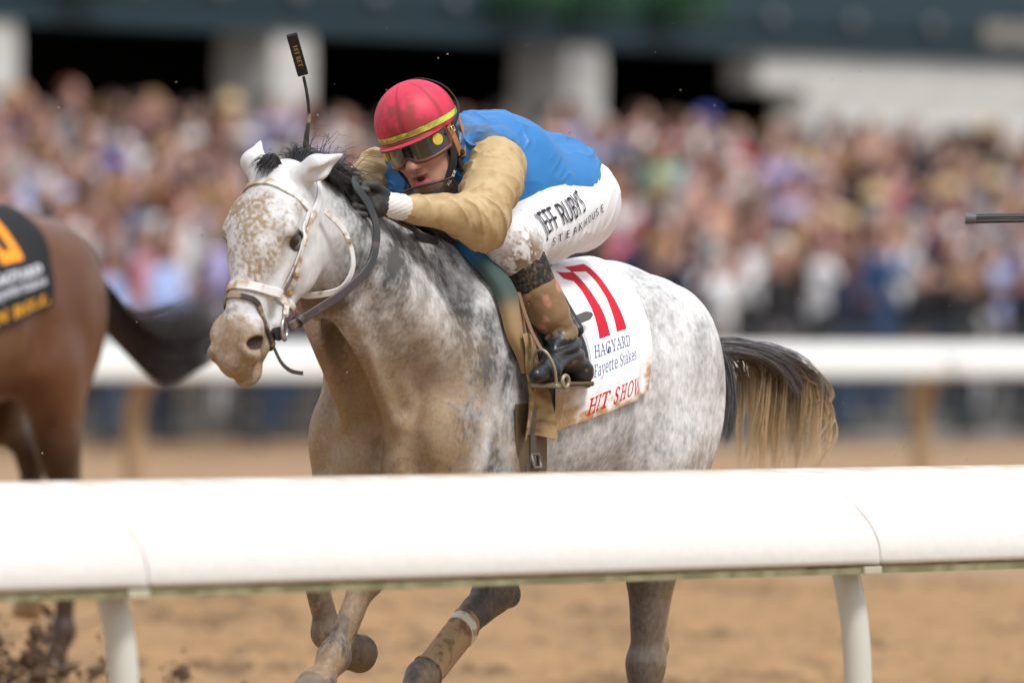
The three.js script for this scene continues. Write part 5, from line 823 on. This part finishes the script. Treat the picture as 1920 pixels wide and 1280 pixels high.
    gl.push(...chain([[...G(0.02, -0.026, -0.012 * s), 0.015], [...G(0.055, -0.040, -0.026 * s), 0.0125], [...G(0.090, -0.038, -0.030 * s), 0.0105]], 0.008));
    part('glove', mesher(gl, 0.0032, { bump: (x, y, z) => 0.0015 * (fbm(x * 120, y * 120, z * 120, 2) - 0.5), color: (x, y, z) => mix3([0.022, 0.025, 0.027], [0.07, 0.065, 0.05], sst(0.5, 0.75, fbm(x * 50, y * 50, z * 50, 3))) }), vcm(0.6), jk);
    part('glove_tab', strap([G(0.012, -0.036, 0), G(0.035, -0.039, -0.004 * s), G(0.062, -0.042, -0.006 * s)], 0.008, 0.003, { n: 10, up: [-down.x, -down.y, -down.z] }), std([0.66, 0.52, 0.34], 0.7), jk);
  }
  // breeches
  const brL = [el([-0.135, 1.825, 0], [0.148, 0.122, 0.168], 0.05, -0.2), el([-0.16, 1.80, -0.09], [0.115, 0.115, 0.09], 0.05), el([-0.16, 1.80, 0.09], [0.115, 0.115, 0.09], 0.05)];
  for (const k of ['L', 'R']) { const q = LG[k], s = k === 'L' ? -1 : 1; brL.push(rc([q[0][0] - 0.03, q[0][1] - 0.015, q[0][2]], [lerp(q[0][0], q[1][0], 0.55), lerp(q[0][1], q[1][1], 0.55), lerp(q[0][2], q[1][2], 0.55)], 0.128, 0.108, 0.05), rc([lerp(q[0][0], q[1][0], 0.5), lerp(q[0][1], q[1][1], 0.5), lerp(q[0][2], q[1][2], 0.5)], q[1], 0.108, 0.072, 0.04), el([q[1][0] + 0.005, q[1][1] - 0.005, q[1][2]], [0.075, 0.072, 0.064], 0.03), rc(q[1], [lerp(q[1][0], q[2][0], 0.24), lerp(q[1][1], q[2][1], 0.24), lerp(q[1][2], q[2][2], 0.24)], 0.066, 0.057, 0.03)); }
  const ribs = (x, y, z) => { const g = sst(0.35, 0.0, x) * sst(1.80, 1.68, y); return 0.0035 * g * Math.sin(x * 150 + y * 40 + 3 * fbm(x * 9, y * 9, z * 9, 2)) + 0.0025 * Math.pow(1 - Math.abs(vn(x * 22 + y * 10, y * 9, z * 9) - 0.5) * 2, 6); };
  const bre = part('breeches', mesher(brL, 0.0042, { bump: ribs, color: (x, y, z) => {
    const n = fbm(x * 30, y * 30, z * 30, 4), n2 = vn(x * 190, y * 190, z * 190), d = Math.hypot(x - 0.375, y - 1.665, Math.abs(z) - 0.255), m = sst(0.105, 0.035, d + (n - 0.5) * 0.10) * sst(0.32, 0.55, n + (n2 - 0.5) * 0.4), d2 = sst(0.2, 0.36, x) * sst(0.66, 0.8, n2) * sst(0.45, 0.6, n) * 0.6;
    return mix3([0.79, 0.79, 0.82], [0.20, 0.115, 0.045], clamp(Math.max(m * 0.95, d2))); } }), vcm(0.62), jk);
  // lettering on the thigh
  { const t = canvasTex(1024, 384, (g) => { g.clearRect(0, 0, 1024, 384); g.fillStyle = '#14182c'; g.save(); g.scale(0.58, 1.35); g.font = '190px sans-serif'; g.fillText('JEFF RUBY\u2019S', 75, 150); g.restore(); g.font = '92px sans-serif'; 'STEAKHOUSE'.split('').forEach((c, i) => g.fillText(c, 120 + i * 82, 330)); });
    const lt = (a, b) => { const ax = V(LG.L[1][0] - LG.L[0][0], LG.L[1][1] - LG.L[0][1], 0).normalize(); const c = [lerp(0.320, -0.065, a), 0, 0]; const y0 = lerp(1.715, 1.842, a) - (b - 0.5) * 0.112; const x0 = c[0] + (b - 0.5) * -0.03; let z = -0.45; for (let i = 0; i < 40; i++) { const d = ev(brL, x0, y0, z); if (d < 0.0008) break; z += d * 0.8; } const n = grad(brL, x0, y0, z); const o = 0.0035 + ribs(x0, y0, z) * 0.8; return [x0 + n[0] * o, y0 + n[1] * o, z + n[2] * o]; };
    part('lettering', sheet(lt, 80, 24, 0.0003), new THREE.MeshStandardMaterial({ map: t, transparent: true, alphaTest: 0.35, roughness: 0.7 }), bre); }
  // boots: black stretch top, dirty pink cuff, muddy shaft and polished foot
  for (const k of ['L', 'R']) {
    const q = LG[k], s = k === 'L' ? -1 : 1, P = (t) => [lerp(q[1][0], q[2][0], t), lerp(q[1][1], q[2][1], t), lerp(q[1][2], q[2][2], t)];
    part('gaiter', mesher([rc(P(0.16), P(0.50), 0.066, 0.058, 0.02), rc([P(0.10)[0] - 0.01, P(0.10)[1] + 0.03, P(0.1)[2] + 0.045 * s], [P(0.2)[0] - 0.01, P(0.2)[1], P(0.2)[2] + 0.052 * s], 0.010, 0.014, 0.02)], 0.004, { bump: (x, y, z) => 0.003 * (fbm(x * 40, y * 60, z * 40, 2) - 0.5), color: (x, y, z) => mix3([0.013, 0.013, 0.015], [0.20, 0.135, 0.07], sst(0.50, 0.80, fbm(x * 210, y * 210, z * 210, 2) * 0.6 + fbm(x * 22, y * 22, z * 22, 2) * 0.4) * 0.8) }), vcm(0.75), jk);
    part('boot_cuff', mesher([rc(P(0.47), P(0.68), 0.0635, 0.060, 0.01)], 0.004, { bump: (x, y, z) => 0.002 * (fbm(x * 50, y * 50, z * 50, 2) - 0.5), color: (x, y, z) => mix3([0.48, 0.22, 0.15], [0.24, 0.145, 0.065], sst(0.38, 0.52, fbm(x * 24, y * 24, z * 24, 4) + (x - 0.27) * 1.6)) }), vcm(0.7), jk);
    const an = P(0.99), o = s < 0 ? 0 : 0.05, w = s < 0 ? 1 : 0.92, toe = [0.455 - o, 1.338, 0.345 * s * w], heel = [0.175 - o, 1.352, 0.322 * s * w], ball = [0.385 - o, 1.352, 0.342 * s * w];
    const boot = [rc(P(0.6), P(0.92), 0.057, 0.046, 0.02), rc(P(0.9), [an[0] + 0.005, an[1] - 0.02, an[2]], 0.046, 0.046, 0.03), rc([an[0] + 0.005, an[1] - 0.02, an[2]], heel, 0.046, 0.030, 0.03), rc([an[0] + 0.03, an[1] - 0.02, an[2]], ball, 0.042, 0.030, 0.03), rc(ball, toe, 0.032, 0.020, 0.02), rc([heel[0] - 0.012, heel[1] - 0.014, heel[2]], [heel[0] + 0.02, heel[1] - 0.014, heel[2]], 0.022, 0.024, 0.01), sub(el([0.28, 1.27, 0.33 * s], [0.3, 0.045, 0.2], 0.006))];
    part('boot', mesher(boot, 0.0036, { bump: (x, y, z) => { const c = sst(1.36, 1.40, y) * sst(1.50, 1.44, y); return -0.009 * c * Math.pow(Math.abs(Math.sin(y * 95 + x * 30 + fbm(x * 12, y * 12, z * 12, 2) * 4)), 3) + 0.002 * (fbm(x * 60, y * 60, z * 60, 2) - 0.5); }, color: (x, y, z) => { const n = fbm(x * 40, y * 40, z * 40, 4), n2 = fbm(x * 130, y * 130, z * 130, 2); const up = sst(1.40, 1.47, y); return mix3([0.016, 0.019, 0.023], [0.19, 0.115, 0.05], clamp(sst(0.62 - up * 0.32, 0.74 - up * 0.25, n * 0.75 + n2 * 0.25) * 0.95)); } }), vcm(0.34), jk);
    part('sole', mesher([rc([heel[0] - 0.01, 1.316, heel[2]], [ball[0], 1.316, ball[2]], 0.026, 0.026, 0.01), sub(el([0.28, 1.265, 0.33 * s], [0.4, 0.045, 0.3], 0.004)), sub(el([0.28, 1.375, 0.33 * s], [0.5, 0.055, 0.3], 0.004))], 0.004), std([0.12, 0.08, 0.04], 0.9), jk);
  }
}
// stirrups hang from the saddle
for (const s of [-1, 1]) {
  const st = rider(thing('stirrup', s < 0 ? 'mud-caked metal stirrup under the jockey\'s near boot' : 'metal stirrup on the far side of the saddle', 'stirrup'));
  const z = (s < 0 ? 0.343 : 0.315) * s, m = std([0.36, 0.30, 0.22], 0.45, { metalness: 0.5 });
  part('tread', new RoundedBoxGeometry(0.045, 0.012, 0.09, 2, 0.004), m, st).position.set(0.395, 1.310, z);
  part('bow', tube([[0.405, 1.312, z + 0.037 * s], [0.418, 1.36, z + 0.036 * s], [0.430, 1.40, z + 0.018 * s], [0.432, 1.408, z - 0.0 * s], [0.428, 1.395, z - 0.020 * s], [0.416, 1.35, z - 0.034 * s], [0.403, 1.312, z - 0.036 * s]], 0.0045, 40, 8), m, st);
  part('knuckle', new THREE.TorusGeometry(0.016, 0.006, 8, 20), m, st).position.set(0.375, 1.322, z + 0.046 * s);
  if (s > 0) st.translateX(-0.05); part('leather', strap([[0.430, 1.408, z], [0.425, 1.45, 0.312 * s], [0.42, 1.50, 0.285 * s], [0.40, 1.56, 0.25 * s]], 0.014, 0.004, { n: 20, up: [0.2, 0, s], color: () => [0.20, 0.11, 0.055] }), vcm(0.7), st);
}
{
  const w = rider(thing('riding_whip', 'black whip held upright in the jockey\'s far hand with gold-lettered flap', 'whip', 'riding whips'));
  const P = catmull([[0.905, 1.80, 0.12], [0.918, 1.90, 0.11], [0.920, 1.97, 0.105], [0.916, 2.03, 0.10], [0.928, 2.09, 0.10], [0.946, 2.135, 0.10]], 40).map((p) => V(...p)), cv = new THREE.CatmullRomCurve3(P), N = 60, rad = 10, pos = [], idx = [], col = [];
  const fr = cv.computeFrenetFrames(N); for (let i = 0; i <= N; i++) { const t = i / N, p = cv.getPointAt(t), r = t < 0.45 ? 0.0085 : t < 0.62 ? lerp(0.0085, 0.005, (t - 0.45) / 0.17) : lerp(0.005, 0.0042, (t - 0.62) / 0.38); for (let j = 0; j < rad; j++) { const a = j / rad * 6.283, n = fr.normals[i].clone().multiplyScalar(Math.cos(a)).addScaledVector(fr.binormals[i], Math.sin(a)); pos.push(p.x + n.x * r, p.y + n.y * r, p.z + n.z * r); col.push(...mix3(t > 0.62 && t < 0.70 ? [0.30, 0.25, 0.17] : [0.018, 0.016, 0.016], [0.12, 0.10, 0.07], sst(0.5, 0.75, fbm(p.x * 200, p.y * 120, a * 2, 2)) * 0.7)); } }
  for (let i = 0; i < N; i++) for (let j = 0; j < rad; j++) { const a = i * rad + j, b = i * rad + (j + 1) % rad; idx.push(a, b, a + rad, b, b + rad, a + rad); }
  const g = new THREE.BufferGeometry(); g.setAttribute('position', new THREE.Float32BufferAttribute(pos, 3)); g.setAttribute('color', new THREE.Float32BufferAttribute(col, 3)); g.setIndex(idx); g.computeVertexNormals();
  part('shaft', g, vcm(0.55), w);
  const t = canvasTex(64, 256, (c) => { c.fillStyle = '#15110d'; c.fillRect(0, 0, 64, 256); for (let i = 0; i < 500; i++) { c.fillStyle = `rgba(${90 * rnd() | 0},${70 * rnd() | 0},${50 * rnd() | 0},0.5)`; c.fillRect(rnd() * 64, rnd() * 256, 2 + rnd() * 4, 2 + rnd() * 4); } c.fillStyle = '#a98a4c'; c.save(); c.translate(20, 62); c.rotate(Math.PI / 2); c.font = 'bold 34px serif'; c.fillText('1ST BET', 0, 0, 170); c.restore(); });
  const fl = new RoundedBoxGeometry(0.030, 0.124, 0.016, 2, 0.004); { const u = fl.attributes.uv, p = fl.attributes.position; for (let i = 0; i < u.count; i++) u.setXY(i, p.getX(i) / 0.030 + 0.5, p.getY(i) / 0.124 + 0.5); }
  const fp = part('flap', fl, new THREE.MeshStandardMaterial({ map: t, roughness: 0.75 }), w); fp.position.set(0.978, 2.194, 0.10);
  { const dir = V(1.010 - 0.946, 2.252 - 2.135, 0).normalize(), z = V(0.848, 0, -0.53); z.addScaledVector(dir, -z.dot(dir)).normalize(); const x = new THREE.Vector3().crossVectors(dir, z); fp.quaternion.setFromRotationMatrix(new THREE.Matrix4().makeBasis(x, dir, z)); }
  const w2 = thing('riding_whip', 'black whip tip entering at the right edge before the crowd', 'whip', 'riding whips', [1.268, 1.782, -0.3]);
  part('shaft', tube([[0.02, 0.0, 0], [0.2, 0.006, 0], [0.42, 0.012, 0.02], [0.8, 0.01, 0.05]], 0.0135, 40, 12), std([0.02, 0.02, 0.022], 0.45), w2);
  part('tip_cap', new THREE.CylinderGeometry(0.016, 0.015, 0.03, 14).rotateZ(Math.PI / 2).translate(0.005, 0, 0), std([0.10, 0.10, 0.11], 0.35), w2);
  for (let i = 0; i < 3; i++) part('braid', tube([[0.02, 0.006 - i * 0.006, 0.010], [0.3, 0.013 - i * 0.006, 0.012], [0.8, 0.016 - i * 0.006, 0.06]], 0.0035, 20, 6), std([0.06, 0.06, 0.065], 0.5), w2);
}
// ---------------------------------------------------------------- the bay in front, only its quarters in the picture
{
  const legs = { lf: [[0.48, 1.03, -0.165], [0.66, 0.60, -0.13], [0.72, 0.30, -0.12], [0.78, 0.21, -0.12], [0.82, 0.16, -0.12]], rf: [[0.48, 1.03, 0.165], [0.82, 0.82, 0.12], [0.88, 0.52, 0.11], [0.95, 0.45, 0.11], [1.0, 0.42, 0.11]], lh: [[-0.43, 1.04, -0.185], [-0.60, 0.53, -0.145], [-0.57, 0.15, -0.135], [-0.51, 0.04, -0.135], [-0.47, -0.03, -0.135]], rh: [[-0.44, 1.04, 0.165], [-0.76, 0.76, 0.12], [-0.74, 0.36, 0.11], [-0.72, 0.26, 0.11], [-0.70, 0.20, 0.11]] };
  const shape = horseShape(legs), tk = shape.filter((p) => p.c[0] < 0.8 && p.c[1] > 1.05);
  const coatB = (x, y, z) => { const n = fbm(x * 10, y * 10, z * 10, 3), n2 = vn(x * 140, y * 60, z * 140); let c = [0.125, 0.048, 0.021].map((v) => v * (0.75 + 0.4 * n + 0.15 * n2)); c = mix3(c, [0.17, 0.115, 0.065], sst(0.5, 0.75, n) * 0.35); c = mix3(c, [0.032, 0.017, 0.011], sst(1.02, 0.72, y + (n - 0.5) * 0.15) * 0.85); for (const [a, b] of hoofs(legs)) { const q = Math.hypot(x - b[0], y - b[1], z - b[2]); if (q < 0.075 && Math.hypot(x - a[0], y - a[1], z - a[2]) > 0.03) c = [0.34, 0.20, 0.09]; } return c; };
  const P = [-1.99, 0.13, -8.4], at = (o) => { o.position.set(...P); o.rotation.set(0, TURN, -0.05, 'YXZ'); return o; };
  const b = at(thing('bay_racehorse', 'brown racehorse with dark legs, its hindquarters running out at the left edge', 'horse'));
  part('body', mesher(shape, 0.009, { color: coatB }), vcm(0.38), b);
  srand(31); const T = new Hair();
  for (let i = 0; i < 900; i++) { const q = rnd(), w = rr(-1, 1), k = rr(0.7, 1.5), r = [-0.95 + rr(-0.03, 0.02), 1.42 + rr(-0.03, 0.02), rr(-0.04, 0.03)], up = Math.pow(rnd(), 2) * 0.18; T.add(catmull([r, [-1.02, 1.28 + up * 0.6, w * 0.03], [-1.13, 1.13 + up * 0.9 + w * 0.03, -0.02 + w * 0.04], [-1.30, 1.035 + up + w * 0.045, -0.03 + w * 0.05], [-1.50 - 0.05 * q, 1.08 + up * 0.8 + w * 0.055, -0.03 + w * 0.07], jit([-1.62 - 0.2 * q, 1.16 + up * 0.3 + w * 0.06 + 0.04 * q, -0.03 + w * 0.09], 0.03)], 12), rr(0.0012, 0.0026), () => [0.026 * k, 0.017 * k, 0.016 * k]); }
  part('tail', T.geo(), vcm(0.42), b).userData.kind = 'stuff';
  const em = part('eye', new THREE.SphereGeometry(0.02, 16, 12), std([0.01, 0.008, 0.006], 0.1), b); em.position.set(...HD(0.203, 0.02, -0.081)); const e2 = part('eye', em.geometry, em.material, b); e2.position.set(...HD(0.203, 0.02, 0.081));
  const W = 768, tex = canvasTex(W, W, (g) => { g.fillStyle = '#14161a'; g.fillRect(0, 0, W, W); g.fillStyle = '#ff9a1e'; g.fillRect(0.50 * W, 0.12 * W, 0.24 * W, 0.44 * W); g.fillStyle = '#14161a'; g.fillRect(0.57 * W, 0.2 * W, 0.09 * W, 0.26 * W);
    const text = (s, font, x0, x1, y, h, col, st) => { g.save(); g.font = font; const w = g.measureText(s).width; g.translate(x0 * W, y * W); g.scale((x1 - x0) * W / w, h * W / 100); g.fillStyle = col; g.fillText(s, 0, 0); if (st) { g.strokeStyle = col; g.lineWidth = st; g.strokeText(s, 0, 0); } g.restore(); };
    text('HAGYARD', 'bold 137px serif', 0.30, 0.90, 0.70, 0.075, '#d9dbe6', 6); text('Fayette Stakes', 'bold 137px serif', 0.28, 0.93, 0.80, 0.072, '#cfd2df', 3); text('N ROLL', 'bold 137px serif', 0.34, 0.97, 0.965, 0.085, '#e0a010', 5); });
  const cl = at(thing('number_cloth', 'black saddle cloth with orange number and gold lettering on the brown horse', 'saddle cloth'));
  for (const s of [1, -1]) part(s > 0 ? 'near_panel' : 'off_panel', sheet((a0, bb) => { const a = s > 0 ? a0 : 1 - a0; return drape(tk, lerp(lerp(0.20, -0.43, a), lerp(0.27, -0.315, a), bb), s * lerp(0, lerp(1.76, 1.40, a), bb), 0.012); }, 50, 50, 0.003), s > 0 ? new THREE.MeshStandardMaterial({ map: tex, roughness: 0.85 }) : std([0.01, 0.01, 0.012], 0.85), cl);
}
// ---------------------------------------------------------------- dirt thrown up by the hooves
{
  srand(404); const base = new THREE.IcosahedronGeometry(1, 1), p = base.attributes.position; for (let i = 0; i < p.count; i++) { const v = V().fromBufferAttribute(p, i), k = 0.7 + 0.6 * vn(v.x * 2 + 5, v.y * 2 + 5, v.z * 2 + 5); p.setXYZ(i, v.x * k, v.y * k, v.z * k); } base.computeVertexNormals();
  const spray = (name, n, gen, col) => { const m = new THREE.InstancedMesh(base, std(col, 1), n), q = new THREE.Object3D(); for (let i = 0; i < n; i++) { const [x, y, z, r] = gen(); q.position.set(x, y, z); q.rotation.set(rr(0, 6), rr(0, 6), rr(0, 6)); q.scale.set(r * rr(0.5, 1.7), r * rr(0.4, 1.1), r * rr(0.5, 1.5)); q.updateMatrix(); m.setMatrixAt(i, q.matrix); } m.name = name; m.userData = { kind: 'stuff', label: 'clods of damp brown dirt kicked up behind the brown horse', category: 'dirt' }; scene.add(m); return m; };
  spray('kicked_dirt', 5200, () => { const lump = rnd() < 0.05, r = lump ? rr(0.012, 0.026) : rr(0.002, 0.009), d = rr(-0.9, 0.9), q = rnd() * rnd(), px = -170 + 720 * q + rr(-60, 60), py = 1400 - Math.pow(rnd(), 1.3) * (250 - 190 * q) - (rnd() < 0.06 ? rr(0, 90) : 0) + 30 * Math.sin(px * 0.05), z = -7.2 + d, dep = 31 - z; return [(px - 960) / 21080 * dep, 1.66 - (py - 475) / 21080 * dep, z, r]; }, [0.085, 0.05, 0.028]);
  const m2 = spray('flying_grit', 150, () => [rr(-1.3, 1.3), rr(1.1, 2.3), rr(-1.5, 1.0), rr(0.0008, 0.0022)], [0.30, 0.22, 0.14]); m2.userData.label = 'fine grit in the air round the grey horse';
}
shade(scene);
renderer.render(scene, camera);
